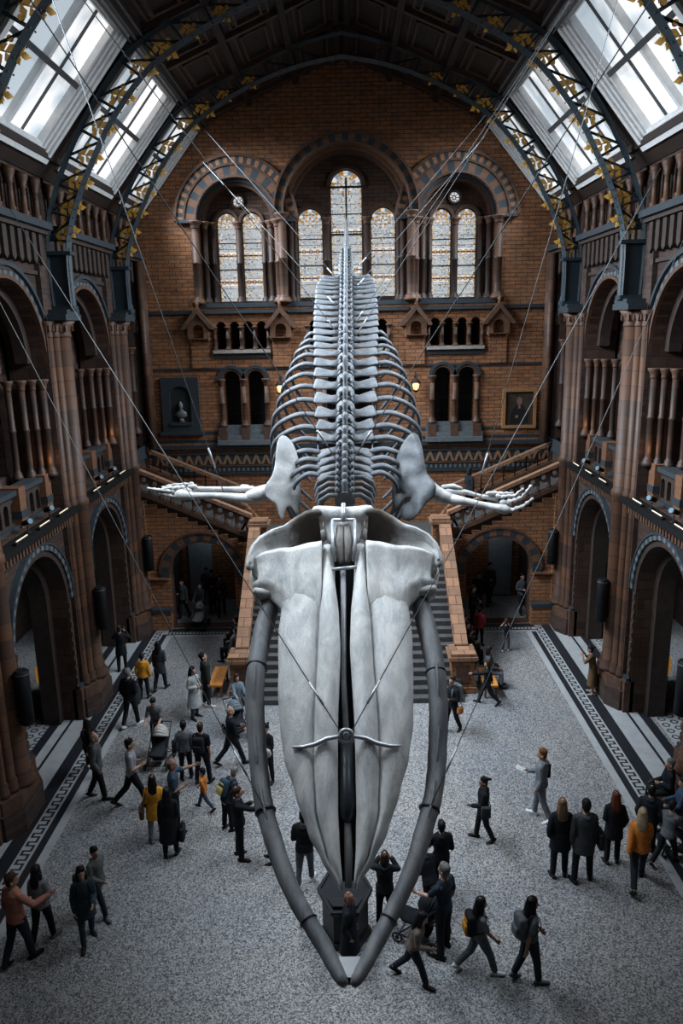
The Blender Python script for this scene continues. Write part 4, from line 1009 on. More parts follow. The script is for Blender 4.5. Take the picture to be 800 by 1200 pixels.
# ---- frontal wings: broad plates in front of the temporal hollows, ending in a hooked corner
WF = [avg((376,641),(427,640)), avg((360,643),(444,642)), avg((344,646),(462,646)), avg((328,646),(480,646)), avg((312,649),(497,648)), avg((301,653),(509,652)), avg((296,659),(514,658))]   # rear rim
WB = [avg((376,735),(431,735)), avg((356,735),(451,735)), avg((338,728),(470,726)), avg((327,706),(482,705)), avg((316,694),(495,694)), avg((304,692),(507,694)), avg((297,688),(514,688))]   # front rim
def wing(sgn):
    g = MB(); n = len(WF)*4; m = 14; vs = []
    def samp(C, u):
        x = u*(len(C)-1); i = min(int(x), len(C)-2); f = x-i; f = f*f*(3-2*f)*.6+f*.4
        return (C[i][0]+(C[i+1][0]-C[i][0])*f, C[i][1]+(C[i+1][1]-C[i][1])*f)
    for layer in (0, 1):
        for i in range(n+1):
            u = i/n; a, b = samp(WF, u), samp(WB, u)
            for j in range(m+1):
                v = j/m
                s = a[0]+(b[0]-a[0])*v; t = a[1]+(b[1]-a[1])*v
                # notch in the outer end
                if u > .8: s -= .10*math.sin(PI*min(1, max(0, (v-.38)/.35)))*((u-.8)/.2)
                h = .16-.18*u**1.6 - .10*math.sin(PI*v)*(.3+.5*u) + .05*(1-v)
                h -= .22*max(0, v-.72)/.28*(1.25*u-.02)           # front rim rolls under
                h -= .13*(max(0, v-.5)/.5)**1.5*(1-u)**.8
                h += .03*noise.noise(Vector((s*2.2*sgn, t*2.2, 1)))+.012*noise.noise(Vector((s*7*sgn, t*7, 2)))
                h -= layer*(.16+.10*v)
                vs.append(SK(sgn*s, t, h))
    W = m+1; T = (n+1)*W
    fs = []
    for i in range(n):
        for j in range(m): fs.append((i*W+j, i*W+j+1, (i+1)*W+j+1, (i+1)*W+j)); fs.append((T+i*W+j, T+(i+1)*W+j, T+(i+1)*W+j+1, T+i*W+j+1))
    for i in range(n): fs.append((i*W, (i+1)*W, T+(i+1)*W, T+i*W)); fs.append((i*W+m, T+i*W+m, T+(i+1)*W+m, (i+1)*W+m))
    for j in range(m): fs.append((j, T+j, T+j+1, j+1)); fs.append((n*W+j, n*W+j+1, T+n*W+j+1, T+n*W+j))
    g.add(vs, fs, 0, True)
    # knob under the outer corner
    e = samp(WB, 1.0); P0 = SK(sgn*(e[0]-.06), e[1]-.02, -.16); P1 = SK(sgn*(e[0]-.26), e[1]+.03, -.16)
    g.tube([P0, (P0+P1)/2, P1], [(.07,.1),(.08,.11),(.06,.09)], 10, 0, ref=NV, rounded=True)
    g.build('frontal_wing', [B_skull], skull_o)
    # ---- squamosal bowl behind
    A = [avg((372,605),(431,604)), avg((360,606),(444,605)), avg((348,613),(457,611)), avg((336,621),(471,620)), avg((322,625),(487,624)), avg((309,632),(502,631)), avg((300,641),(510,640)), avg((295,651),(514,650)), avg((294,661),(516,660))]
    Bc = [avg((379,640),(426,640)), avg((366,643),(440,642)), avg((350,645),(456,644)), avg((338,646),(468,645)), avg((326,647),(480,646)), avg((315,648),(492,648)), avg((306,651),(502,650)), avg((300,655),(508,654)), avg((297,661),(513,661))]
    g = MB(); vs = []; n = 40; m = 16
    for layer in (0, 1):
        for i in range(n+1):
            u = i/n; a, b = samp(A, u), samp(Bc, u)
            for j in range(m+1):
                v = j/m
                s = a[0]+(b[0]-a[0])*v; t = a[1]+(b[1]-a[1])*v
                dep = .66*(1-u)**1.5*(u+.12)**.12 - .10*u
                h = .20*(1-u*.75)*(1-v)+.02*v - dep*math.sin(PI*min(1, v*1.02))**.8*(1 if v > .18 else v/.18) + .06*math.exp(-((v-.1)/.12)**2)
                h += .025*noise.noise(Vector((s*2.6*sgn, t*2.6, 9)))
                if layer: h -= .14; 
                vs.append(SK(sgn*s, t, h))
    W = m+1; T = (n+1)*W; fs = []
    for i in range(n):
        for j in range(m): fs.append((i*W+j, i*W+j+1, (i+1)*W+j+1, (i+1)*W+j)); fs.append((T+i*W+j, T+(i+1)*W+j, T+(i+1)*W+j+1, T+i*W+j+1))
    for i in range(n): fs.append((i*W, (i+1)*W, T+(i+1)*W, T+i*W)); fs.append((i*W+m, T+i*W+m, T+(i+1)*W+m, (i+1)*W+m))
    for j in range(m): fs.append((j, T+j, T+j+1, j+1)); fs.append((n*W+j, n*W+j+1, T+n*W+j+1, T+n*W+j))
    g.add(vs, fs, 0, True)
    # thick rounded rim along the crest
    rim = [SK(sgn*samp(A, k/24)[0], samp(A, k/24)[1]+.02, .20*(1-k/24*.75)-.06) for k in range(25)]
    g.tube(rim, [(.07, .09)]*25, 10, 0, ref=NV, rounded=True)
    # rounded jaw joint at the outer end
    q = samp(A, .93); P = SK(sgn*(q[0]-.2), q[1]+.05, -.22); P2 = SK(sgn*(q[0]-.16), q[1]+.3, -.42)
    g.tube([P, (P+P2)/2, P2], [.2, .22, .17], 14, 0, rounded=True)
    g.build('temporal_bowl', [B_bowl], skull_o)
wing(-1); wing(1)
# ---- crown, nasal bones
g = MB()
cr_ = [(372,601),(384,603),(402,604),(420,603),(431,600)]
c0 = [plane(*p) for p in cr_]
pts = [SK(a, b+.02, .06) for a, b in c0]; g.tube([pts[0], pts[1], pts[2], pts[3], pts[4]], [(.11,.13),(.14,.12),(.14,.11),(.14,.12),(.11,.13)], 12, 0, ref=NV, rounded=True)
vs = []; s0 = plane(376,612)[0]-XW*0; 
for i in range(13):
    for j in range(7):
        u = -1+2*i/12; t = plane(402,606)[1]+j*.075
        h = .12-.09*abs(u)**2-.05*j/6+.02*noise.noise(Vector((u*2, j*.5, 4)))
        vs.append(SK(u*(.37-.02*j), t, h))
fs = [(i*7+j, i*7+j+1, (i+1)*7+j+1, (i+1)*7+j) for i in range(12) for j in range(6)]
o_ = len(vs); vs += [v-NV*.3 for v in vs]; fs += [tuple(o_+q for q in f)[::-1] for f in fs]
ring = [i*7 for i in range(13)]+[84+j for j in range(1,7)]+[(12-i)*7+6 for i in range(1,13)]+[6-j for j in range(1,6)]
fs += [(ring[k], ring[(k+1) % len(ring)], o_+ring[(k+1) % len(ring)], o_+ring[k]) for k in range(len(ring))]
g.add(vs, fs, 0, True); g.build('braincase', [B_skull], skull_o)
g = MB()
for sx in (-.075, .075):
    ta = plane(402,622)[1]; tb = plane(402,658)[1]
    g.tube([SK(sx*.8, ta, .1), SK(sx, ta+(tb-ta)*.5, .15), SK(sx*.75, tb, .06)], [(.065,.05),(.075,.06),(.05,.05)], 10, 0, ref=NV, rounded=True)
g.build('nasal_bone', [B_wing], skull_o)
g = MB(); fr_ = [SK(-.2, plane(402,618)[1], .16), SK(-.17, plane(402,662)[1], .12)]
for sx in (-1, 1):
    g.tube([SK(sx*.19, plane(402,615)[1], .17), SK(sx*.19, plane(402,640)[1], .19), SK(sx*.155, plane(402,662)[1], .13)], .028, 8, 0)
g.tube([SK(-.2, plane(402,615)[1], .17), SK(.2, plane(402,615)[1], .17)], .03, 8, 0); g.tube([SK(-.22, plane(402,670)[1], .09), SK(.2, plane(402,668)[1], .11)], .03, 8, 0)
g.tube([SK(0, plane(402,598)[1], .22), SK(0, plane(402,618)[1], .22)], .04, 8, 0)
g.build('nasal_clamp', [M_armal], skull_o)
# ---- armature in the slot of the snout
g = MB()
g.tube([SK(-.02, plane(400,668)[1], -.02), SK(-.03, plane(400,800)[1], -.02), SK(0, plane(400,858)[1], -.05)], .045, 10, 0)
g.build('upper_rod', [M_armal], skull_o)
g = MB()
g.tube([SK(0, plane(402,868)[1], 0), SK(0, plane(402,944)[1], -.02), SK(0, plane(402,956)[1], -.05), SK(0, plane(402,965)[1], -.1)], [.115, .12, .1, .03], 16, 0)
g.tube([SK(0, plane(402,640)[1], -.34), SK(0, plane(402,1030)[1], -.34)], [(.2,.03),(.16,.03)], 4, 0, ref=NV)
g.build('slot_tube', [M_arma], skull_o)
g = MB()
g.tube([SK(0, plane(402,955)[1], -.08), SK(.01, plane(402,1000)[1], -.1), SK(0, plane(402,1040)[1], -.1)], [(.05,.04),(.06,.05),(.045,.04)], 8, 0, ref=NV)
g.build("snout_rod", [B_jaw], skull_o)
tsh = plane(400,870)[1]; hs = .36
g = MB(); RC = SK(0, tsh, hs)
ringp = [RC+(RT*math.cos(2*PI*k/20)+UP*math.sin(2*PI*k/20))*.095 for k in range(21)]
g.tube(ringp, .03, 8, 0, caps=False); g.tube([RC-FWD*.03, RC+FWD*.05], [.05,.05], 10, 0)
for sx in (-1, 1):
    g.tube([RC+Vector((sx*.1,0,0)), SK(sx*.28, tsh+.02, .31), SK(sx*.45, tsh+.09, .28), SK(sx*.62, tsh+.12, .25), SK(sx*.78, tsh+.11, .2)], [.03,.035,.035,.03,.018], 8, 0, rounded=True)
g.build('lifting_shackle', [M_armal], skull_o)

# ---- lower jaws
JC_L = [(322,690,12.5,11),(314,712,12.2,13),(306,745,11.8,14),(299,790,11.2,13.5),(297,830,10.85,13),(299,875,10.5,13),(303,910,10.2,12.8),(310,950,9.8,12.5),(330,1010,9.26,12.3),(355,1060,8.82,12),(382,1108,8.38,11.5),(396,1136,8.1,10.5),(403,1148,7.96,8.5)]
JC_R = [(484,688,12.5,11),(492,712,12.2,13),(502,745,11.8,14),(509,790,11.2,13.5),(511,830,10.85,13),(510,875,10.5,13),(507,910,10.2,12.8),(502,950,9.8,12.5),(488,1005,9.26,12.3),(470,1056,8.82,12),(445,1106,8.38,11.5),(428,1136,8.1,10.5),(420,1149,7.96,8.5)]
JP = {}
for sgn in (-1, 1):
    pts = []; rad = []
    for l, r in zip(JC_L, JC_R):
        a, b = at_y(l[0], l[1], l[2]), at_y(r[0], r[1], r[2])
        x = (b.x-a.x)/2; pts.append(Vector((XW+sgn*x, l[2], (a.z+b.z)/2))); dep = (pts[-1]-EYE).dot(FWD); rad.append(.84*l[3]*dep/F)
    dp = []; dr = []
    for i in range(len(pts)-1):
        for k in range(5):
            u = k/5; p0, p1, p2, p3 = pts[max(i-1,0)], pts[i], pts[i+1], pts[min(i+2,len(pts)-1)]
            dp.append(.5*((2*p1)+(p2-p0)*u+(2*p0-5*p1+4*p2-p3)*u*u+(-p0+3*p1-3*p2+p3)*u**3)); dr.append(rad[i]+(rad[i+1]-rad[i])*u)
    dp.append(pts[-1]); dr.append(rad[-1])
    JP[sgn] = (dp, dr)
    g = MB(); nn = len(dp)
    g.tube(dp, [(dr[i]*(1+.03*math.sin(i*1.7)), dr[i]*1.35) for i in range(nn)], 20, 0, ref=NV, rounded=True)
    for k, v in enumerate(g.v):
        v = Vector(v); g.v[k] = tuple(v+Vector((1,0,0))*.03*noise.noise(v*1.1)+NV*.02*noise.noise(v*2.4+Vector((5,0,0))))
    # coronoid lump and groove ridges
    for i0, i1, off in ((14,19,.0), (23,28,.0), (31,36,.02)):
        rp2 = [dp[i]+NV*dr[i]*1.48 for i in range(i0, i1+1)]; g.tube(rp2, [.008]+[.022]*(len(rp2)-2)+[.008], 6, 0, rounded=True)
    jaw = g.build('lower_jaw_half', [B_jaw], whale); jaw['label'] = 'dark grey bowed lower jaw bone'
    c = MB()
    for py in (786, 948, 1083):
        i = min(range(nn), key=lambda q: abs((600-F*(dp[q]-EYE).dot(UP)/(dp[q]-EYE).dot(FWD))-py))
        t = (dp[min(i+1,nn-1)]-dp[i-1]).normalized(); a = Vector((1,0,0)); a = (a-t*a.dot(t)).normalized(); b = t.cross(a)
        nb = NV-t*NV.dot(t); nb.normalize(); ab = t.cross(nb)
        rr = [dp[i]+ab*math.cos(2*PI*k/24)*dr[i]*1.04+nb*math.sin(2*PI*k/24)*dr[i]*1.40 for k in range(25)]
        c.tube(rr, .026 if py == 948 else .014, 6, 0, caps=False)
        if py == 948: JCOL = (dp[i]+nb*dr[i]*1.58); JP[sgn] += (JCOL,)
    c.build('jaw_collar', [M_arma], jaw)
# plate tying the tips
g = MB()
pa, pb = JP[-1][0][-9], JP[1][0][-9]; pc, pd = JP[-1][0][-3], JP[1][0][-3]
u = NV*.05
g.add([pa+u, pb+u, pd+u, pc+u, pa-u, pb-u, pd-u, pc-u], [(0,1,2,3),(7,6,5,4),(0,4,5,1),(1,5,6,2),(2,6,7,3),(3,7,4,0)], 0)
g.build('tip_plate', [M_armal], whale)
g = MB(); g.tube([JP[-1][0][-2]-NV*.1, JP[1][0][-2]-NV*.1], .07, 8, 0); g.build('tip_bolt', [M_arma], whale)

# ---- spine
SP0 = Vector((XW+.02, 13.3, 8.26)); SP1 = Vector((.02, 25, 12.81))
SD = (SP1-SP0).normalized(); SLN = (SP1-SP0).length
SNV = Vector((1,0,0)).cross(SD); SNV = SNV if SNV.z > 0 else -SNV
def spine_at(py):
    """point of the spine line that the photograph shows at row py"""
    lo, hi = 0.0, SLN*1.5
    for _ in range(40):
        mid = (lo+hi)/2; p = SP0+SD*mid-EYE; y = 600-F*p.dot(UP)/p.dot(FWD)
        if y > py: lo = mid
        else: hi = mid
    return lo
ROWS = [584,577,570,563,555,547,538,528,514,500,485,468,452,438,426,415,406,398,390,382,375,368,361,355,349,343,338,333.5,329.5,326]
HALF = [30,31,32,33,33,33,33,32.5,32.5,33,34.5,36,36.5,36.5,37,37,37,38,38,38,37.5,37.5,37,36.5,36,35.5,35,33,31,28]
KIND = ['neck']*4+['front']*4+['back']*22
def vertebra(mb, P, D, Nn, half, L, h_sp, kind, cr):
    X = Vector((1,0,0))
    # spool-shaped body
    mb.tube([P-D*L*.42, P-D*L*.3, P, P+D*L*.3, P+D*L*.42], [cr, cr*.97, cr*.82, cr*.97, cr], 14, 0, ref=Nn)
    # neural arch and spine, leaning tailward
    b0 = P+Nn*cr*.8
    top = b0+Nn*h_sp+D*h_sp*.38
    mb.tube([b0-Nn*.06, b0+Nn*h_sp*.3+D*h_sp*.08, b0+Nn*h_sp*.7+D*h_sp*.25, top], [(.09,L*.34),(.055,L*.26),(.045,L*.26),(.06,L*.34)], 8, 0, ref=D, rounded=True)
    for sx in (-1, 1):
        # articular process lying forward beside the spine
        mb.tube([b0+X*sx*.10, b0+X*sx*.15+Nn*.08-D*L*.35, b0+X*sx*.13+Nn*.16-D*L*.75], [(.032,.05),(.03,.05),(.018,.035)], 7, 0, ref=Nn, rounded=True)
        if kind == 'neck':
            e = P+X*sx*half-D*.0-Nn*.1; mb.tube([P+X*sx*cr*.7+Nn*.05, P+X*sx*(half*.6)+Nn*.07, P+X*sx*half*.93-Nn*.05, e-Nn*.12], [(.035,.06),(.035,.05),(.04,.06),(.05,.07)], 8, 0, ref=Nn, rounded=True)
            continue
        # flat transverse process, waisted near the body, flared and blunt at the end, drooping slightly
        w0 = L*.34; w1 = L*.25; w2 = L*.41; dr = -.06 if kind == 'front' else .03
        sw = -.06 if kind == 'front' else .07
        pts = [P+X*sx*cr*.6, P+X*sx*(cr+(half-cr)*.25)+Nn*.0+D*sw*.2, P+X*sx*(cr+(half-cr)*.6)+Nn*dr*.4+D*sw*.6, P+X*sx*(cr+(half-cr)*.88)+Nn*dr+D*sw, P+X*sx*half+Nn*dr*1.3+D*sw*1.1]
        mb.tube(pts, [(w0,.085),(w1,.05),(w2*.9,.042),(w2,.045),(w2*.86,.04)], 10, 0, ref=Nn, rounded=False)
VP = []
S_ = [spine_at(r) for r in ROWS]
# caudal run to the tail tip
while len(S_) < 48: S_.append(S_[-1]+max(.16, .40-.012*(len(S_)-30)))
nv = len(S_)
for i, s in enumerate(S_):
    P = SP0+SD*s
    if i > 30: P = P+SNV*(.0012*(i-30)**2)
    VP.append(P)
TH_ = []
for i in range(nv):
    L = (S_[min(i+1,nv-1)]-S_[max(i-1,0)])/(2 if 0 < i < nv-1 else 1)
    P = VP[i]; D = (VP[min(i+1,nv-1)]-VP[max(i-1,0)]).normalized(); Nn = Vector((1,0,0)).cross(D); Nn = Nn if Nn.z > 0 else -Nn
    dep = (P-EYE).dot(FWD)
    if i < 30:
        half = HALF[i]*dep/F; kind = KIND[i]; hs_ = (.16+.02*i) if i < 12 else .46+.012*(i-12); cr = .19 if i < 8 else .21
        L_ = L
    else:
        k = (i-30)/(nv-30); half = .10*(1-k)+.03; kind = 'tail'; hs_ = .26*(1-k)+.05; cr = .13*(1-k)+.04; L_ = L
    mb = MB()
    if kind == 'tail' and i > 36:
        mb.tube([P-D*L_*.4, P-D*L_*.2, P+D*L_*.2, P+D*L_*.4], [cr, cr*.9, cr*.9, cr], 12, 0, ref=Nn)
        mb.tube([P+Nn*cr*.6, P+Nn*(cr+hs_*.7)+D*hs_*.3], [(.05,L_*.3),(.035,L_*.25)], 8, 0, ref=D, rounded=True)
    else: vertebra(mb, P, D, Nn, half, L_, hs_, 'back' if kind == 'tail' else kind, cr)
    mb.build('vertebra', [B_vert], whale)
    TH_.append((P, D, Nn, half))
# tail end: the last thin bones standing up against the window
# ---- ribs
ROUT = {4:62,5:70,6:76,7:82,8:87,9:89,10:90,11:88,12:82,13:77,14:72,15:66,16:60,17:54,18:48}     # half widths in the picture
for i in range(4, 19):
    P, D, Nn, half = TH_[i]; dep = (P-EYE).dot(FWD)
    Rr = ROUT[i]*dep/F; k = (i-4)/14
    Ln = 2.9*(1-.55*max(0, k-.45)/.55) if i > 5 else 1.9+.4*(i-4)
    Ln *= .62 if i > 15 else 1
    for sgn in (-1, 1):
        X = Vector((sgn,0,0)); h0 = half*.97
        dn = (-Nn*.93+D*.22).normalized()
        g_ = MB()
        A = P+X*h0-Nn*.02
        pts = [A, A+X*(Rr-h0)*.35+Nn*.03, A+X*(Rr-h0)*.72+dn*.16*Ln/2.9, A+X*(Rr-h0)*.95+dn*.46*Ln/2.9, A+X*(Rr-h0)*1.0+dn*.9*Ln/2.9, A+X*(Rr-h0)*.9+dn*1.5*Ln/2.9, A+X*(Rr-h0)*.62+dn*2.1*Ln/2.9, A+X*(Rr-h0)*.25+dn*2.7*Ln/2.9]
        dp = []
        for a_ in range(len(pts)-1):
            for q in range(4):
                u = q/4; p0, p1, p2, p3 = pts[max(a_-1,0)], pts[a_], pts[a_+1], pts[min(a_+2,len(pts)-1)]
                dp.append(.5*((2*p1)+(p2-p0)*u+(2*p0-5*p1+4*p2-p3)*u*u+(-p0+3*p1-3*p2+p3)*u**3))
        dp.append(pts[-1]); m_ = len(dp)
        r0 = .062+.012*math.sin(PI*k)
        g_.tube(dp, [(r0*.75*(1-.35*q/m_), r0*(1.15-.4*q/m_)) for q in range(m_)], 9, 0, ref=D, rounded=True)
        g_.build('rib', [B_rib], whale)
# hyoid / sternum bits glimpsed between the shoulders
g = MB(); 
for sx in (-1, 1): g.tube([Vector((XW+sx*.35, 13.9, 7.7)), Vector((XW+sx*.6, 13.7, 7.55)), Vector((XW+sx*.95, 13.6, 7.6))], [.1,.13,.08], 10, 0, rounded=True)
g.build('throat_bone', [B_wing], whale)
# steel rails under the transverse processes
g = MB()
for sx in (-1, 1):
    g.tube([TH_[i][0]+Vector((sx*TH_[i][3]*.98,0,0))-TH_[i][2]*.08 for i in range(7, 18)], .022, 6, 0)
g.build('rib_rail', [M_arma], whale)

# ---- shoulder blades and flippers
SCAP_L = [(330,508),(340,514),(347,527),(351,545),(353,570),(352,598),(349,608),(343,596),(337,592),(333,600),(332,611),(327,606),(324,592),(318,588),(311,583),(309,570),(316,562),(321,552),(323,535),(324,518)]
SCAP_R = [(481,506),(489,508),(494,520),(497,540),(500,556),(507,562),(512,570),(509,582),(500,588),(494,598),(488,606),(478,612),(468,606),(470,592),(481,588),(482,582),(474,584),(467,594),(462,604),(459,590),(459,570),(462,545),(468,524)]
def plate(poly, yfun, th, bul):
    """bone plate: outline read off the photograph, set at its own distance, with a lens-shaped thickness"""
    cx = sum(p[0] for p in poly)/len(poly); cy = sum(p[1] for p in poly)/len(poly)
    P = []; n0 = len(poly); fine = []
    for k in range(n0):
        a, b = poly[k], poly[(k+1) % n0]; fine += [a, ((a[0]+b[0])/2, (a[1]+b[1])/2)]
    poly = [tuple((fine[k-1][j]+2*fine[k][j]+fine[(k+1) % len(fine)][j])/4 for j in (0,1)) for k in range(len(fine))]
    g = MB(); vs = []
    from mathutils.geometry import delaunay_2d_cdt
    n = len(poly); pts = [Vector(p) for p in poly]
    xs = [p[0] for p in poly]; ys = [p[1] for p in poly]
    def inside(x, y):
        c = False
        for k in range(n):
            (x0, y0), (x1, y1) = poly[k], poly[(k+1) % n]
            if (y0 > y) != (y1 > y) and x < (x1-x0)*(y-y0)/(y1-y0)+x0: c = not c
        return c
    def edge(x, y):
        d = 1e9
        for k in range(n):
            a, b = Vector(poly[k]), Vector(poly[(k+1) % n]); q = Vector((x, y)); ab = b-a; u = max(0, min(1, (q-a).dot(ab)/max(1e-9, ab.length_squared))); d = min(d, (q-a-ab*u).length)
        return d
    x = min(xs)
    while x < max(xs):
        y = min(ys)
        while y < max(ys):
            if inside(x, y) and edge(x, y) > 1.0: pts.append(Vector((x, y)))
            y += 2.2
        x += 2.2
    vv, ee, ff, *_ = delaunay_2d_cdt(pts, [(k, (k+1) % n) for k in range(n)], [], 1, 1e-6)
    front = []; back = []
    for v in vv:
        d = edge(v.x, v.y) if v.length else 0
        t = th*(1-math.exp(-d/4.0)); w = bul*noise.noise(Vector((v.x*.06, v.y*.06, 1)))
        p = at_y(v.x, v.y, yfun(v.x, v.y)); rd = (p-EYE).normalized()
        front.append(p-rd*(t*.5+w+.01)); back.append(p+rd*(t*.5-w+.01))
    m = len(vv)
    fs = [tuple(f) for f in ff]+[tuple(m+i for i in f)[::-1] for f in ff]
    cnt = {}
    for f in ff:
        for a, b in zip(f, list(f[1:])+[f[0]]): cnt[(a, b)] = 1
    for (a, b) in list(cnt):
        if (b, a) not in cnt: fs.append((b, a, m+a, m+b))
    g.add(front+back, fs, 0, True)
    return g
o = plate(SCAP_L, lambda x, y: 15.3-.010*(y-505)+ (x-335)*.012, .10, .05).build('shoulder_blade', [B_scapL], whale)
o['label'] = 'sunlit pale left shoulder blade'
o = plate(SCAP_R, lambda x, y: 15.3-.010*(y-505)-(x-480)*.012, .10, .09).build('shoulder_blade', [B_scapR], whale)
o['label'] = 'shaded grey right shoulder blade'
def flipper(sgn, spec, m, lab):
    fp = bpy.data.objects.new('flipper', None); COL.objects.link(fp); fp.parent = whale; fp['label'] = lab
    for name, pts, rad in spec:
        g = MB(); P = [at_y(x, y, Y) for x, y, Y in pts]; rr = [q*(p-EYE).dot(FWD)/F for q, p in zip(rad, P)]
        g.tube(P, [(q, q*.8) for q in rr], 10, 0, rounded=True)
        for k, v in enumerate(g.v):
            v = Vector(v); g.v[k] = tuple(v+Vector((noise.noise(v*6), noise.noise(v*6+Vector((9,0,0))), noise.noise(v*6+Vector((0,9,0)))))*.015)
        g.build(name, [m], fp)
def digit(pts, n, r0, r1):
    out = []
    for k in range(n):
        a, b = k/n, (k+.9)/n
        def at(u):
            x = u*(len(pts)-1); i = min(int(x), len(pts)-2); f = x-i
            return tuple(pts[i][j]+(pts[i+1][j]-pts[i][j])*f for j in range(3))
        r = r0+(r1-r0)*k/n; mid = at((a+b)/2)
        out.append(('finger_bone', [at(a), mid, at(b)], [r*1.2, r*.68, r*1.12]))
    return out
spec = [('humerus', [(318,575,14.55),(310,577,14.5),(300,580,14.45),(294,581,14.42)], [11,11,11.5,9]),
        ('radius', [(293,584,14.4),(275,583,14.35),(250,581,14.3),(228,581,14.25),(211,580,14.2)], [7,6,5,5.5,8]),
        ('ulna', [(296,573,14.5),(270,573,14.5),(245,573,14.45),(226,573,14.4)], [4.5,3.6,3.4,4.2]), ('elbow_bone', [(290,571,14.55),(283,570,14.55)], [3.5,2.5]),
        ('wrist_bone', [(222,575,14.3),(216,574,14.3)], [4,4]), ('wrist_bone', [(228,570,14.35),(221,570,14.35)], [3.2,3]), ('wrist_bone', [(208,572,14.25),(204,573,14.25)], [3.6,3.4])]
spec += digit([(207,582,14.2),(196,580,14.2),(186,578,14.2)], 3, 3.2, 2.2) + digit([(209,577,14.25),(192,575,14.2),(173,572,14.15)], 5, 3.6, 1.6)
spec += digit([(215,571,14.3),(195,572,14.25),(178,575,14.2)], 5, 3, 1.5) + digit([(224,567,14.4),(205,568,14.35),(190,571,14.3)], 4, 2.6, 1.5)
flipper(-1, spec, B_arm, 'bright left flipper stretched level')
spec = [('humerus', [(503,573,14.55),(510,577,14.5),(519,582,14.45),(526,584,14.42)], [12,11,10,9]),
        ('radius', [(529,585,14.4),(545,588,14.35),(562,591,14.3),(578,594,14.25),(592,597,14.2)], [8,5.5,4.5,5,7]),
        ('ulna', [(524,576,14.5),(545,577,14.5),(562,581,14.45),(580,585,14.4)], [5,3.6,3,3.8]), ('elbow_bone', [(519,570,14.55),(531,570,14.5),(540,572,14.5)], [3,4,2.5]),
        ('wrist_bone', [(589,589,14.3),(596,590,14.3)], [5,4.5]), ('wrist_bone', [(583,581,14.35),(590,582,14.35)], [3.6,3.2]), ('wrist_bone', [(572,578,14.4),(579,579,14.4)], [3,3])]
spec += digit([(599,598,14.2),(612,594,14.18),(624,584,14.15)], 4, 3.6, 1.9) + digit([(597,588,14.25),(612,583,14.2),(622,570,14.15)], 5, 3.8, 2.0)
spec += digit([(590,582,14.3),(603,581,14.25),(613,573,14.2)], 4, 3, 1.7) + digit([(579,578,14.4),(590,578,14.35),(601,578,14.3)], 3, 2.6, 1.6)
flipper(1, spec, B_arm, 'bright right flipper with raised finger bones')

# ================================================================ hanging cables
def eave(sgn, Y): return Vector((sgn*5.25, Y, 18.8))
def seen_eave(px, py, sgn):
    """where the sight line meets the plane of the eaves"""
    d = ray(px, py); t = (sgn*5.25-EYE.x)/d.x; q = EYE+d*t
    return q
def cable(a, b, label, r=.016, group='suspension cables of the skeleton'):
    g = MB(); g.tube([a, b], r, 6, 0); L = (b-a).normalized()
    o = g.build('suspension_cable', [M_steel], None); tag(o, label, 'cable', group)
    q = MB(); q.tube([b-L*.9, b-L*.5], [r*2.2]*2, 8, 0); q.build('turnbuckle', [M_armal], o)
    return o
def through(B, px, py, sgn, xr, lim=None):
    """straight line from bone point B whose picture passes (px, py), up to the side at |x| = xr, kept on the roof or wall"""
    d = ray(px, py)
    best = None
    for k in range(1, 4000):
        p = EYE+d*(8+k*.008)
        q = B+(p-B)
        # extend from B through p to |x| = xr
        if sgn*(p.x-B.x) < .05: continue
        e = B+(p-B)*((xr-sgn*B.x)/(sgn*(p.x-B.x)))
        lim = lim or (18.8 if xr < 6 else 14.2)
        sc = abs(e.z-lim)+ (0 if 8 < e.y < 31 else 50)
        if best is None or sc < best[0]: best = (sc, e)
    return best[1]
SKF = RC
for sgn, px, py in ((-1, 150, 462), (1, 728, 280)):
    e = through(SKF, px, py, sgn, 7.6, 15.0 if sgn > 0 else 14.2); print('SHACKLE', e); cable(e, SKF+Vector((sgn*.07,0,.05)), 'long taut cable from the snout shackle up to the %s wall' % ('left' if sgn < 0 else 'right'), .009)
for sgn, px, py in ((-1, 103, 552), (1, 677, 558)):
    e = through(JP[sgn][2], px, py, sgn, 7.6); cable(e, JP[sgn][2], 'thin cable from the %s lower jaw collar to the side wall' % ('left' if sgn < 0 else 'right'), .008)
def vtop(i, sgn): return TH_[i][0]+Vector((sgn*.12,0,0))+TH_[i][2]*.25
CB = [(-1, 25, 238, 150, 'highest cable left of the tail'), (-1, 16, 212, 150, 'second cable left of the spine, at mid back'), (-1, 4, 210, 262, 'steep cable on the left down to the neck'), (-1, 20, 247, 200, 'cable left of the spine, between the tail and mid back'),
      (1, 27, 556, 150, 'highest cable right of the tail'), (1, 23, 569, 158, 'second cable right of the tail'), (1, 17, 549, 178, 'cable right of the spine, just above mid back'), (1, 15, 563, 165, 'cable right of the spine, at mid back'), (1, 4, 561, 311, 'steep cable on the right down to the neck')]
for sgn, i, px, py, lb in CB:
    B = vtop(i, sgn); e = through(B, px, py, sgn, 5.25); cable(e, B, lb, .0085)
for sgn, px, py, lb, fx in ((-1, 161, 286, 'thin cable holding the left flipper', (262,577,14.4)), (1, 646, 270, 'thin cable holding the right flipper', (556,584,14.4))):
    B = at_y(*fx); e = through(B, px, py, sgn, 5.25); cable(e, B, lb, .0085)
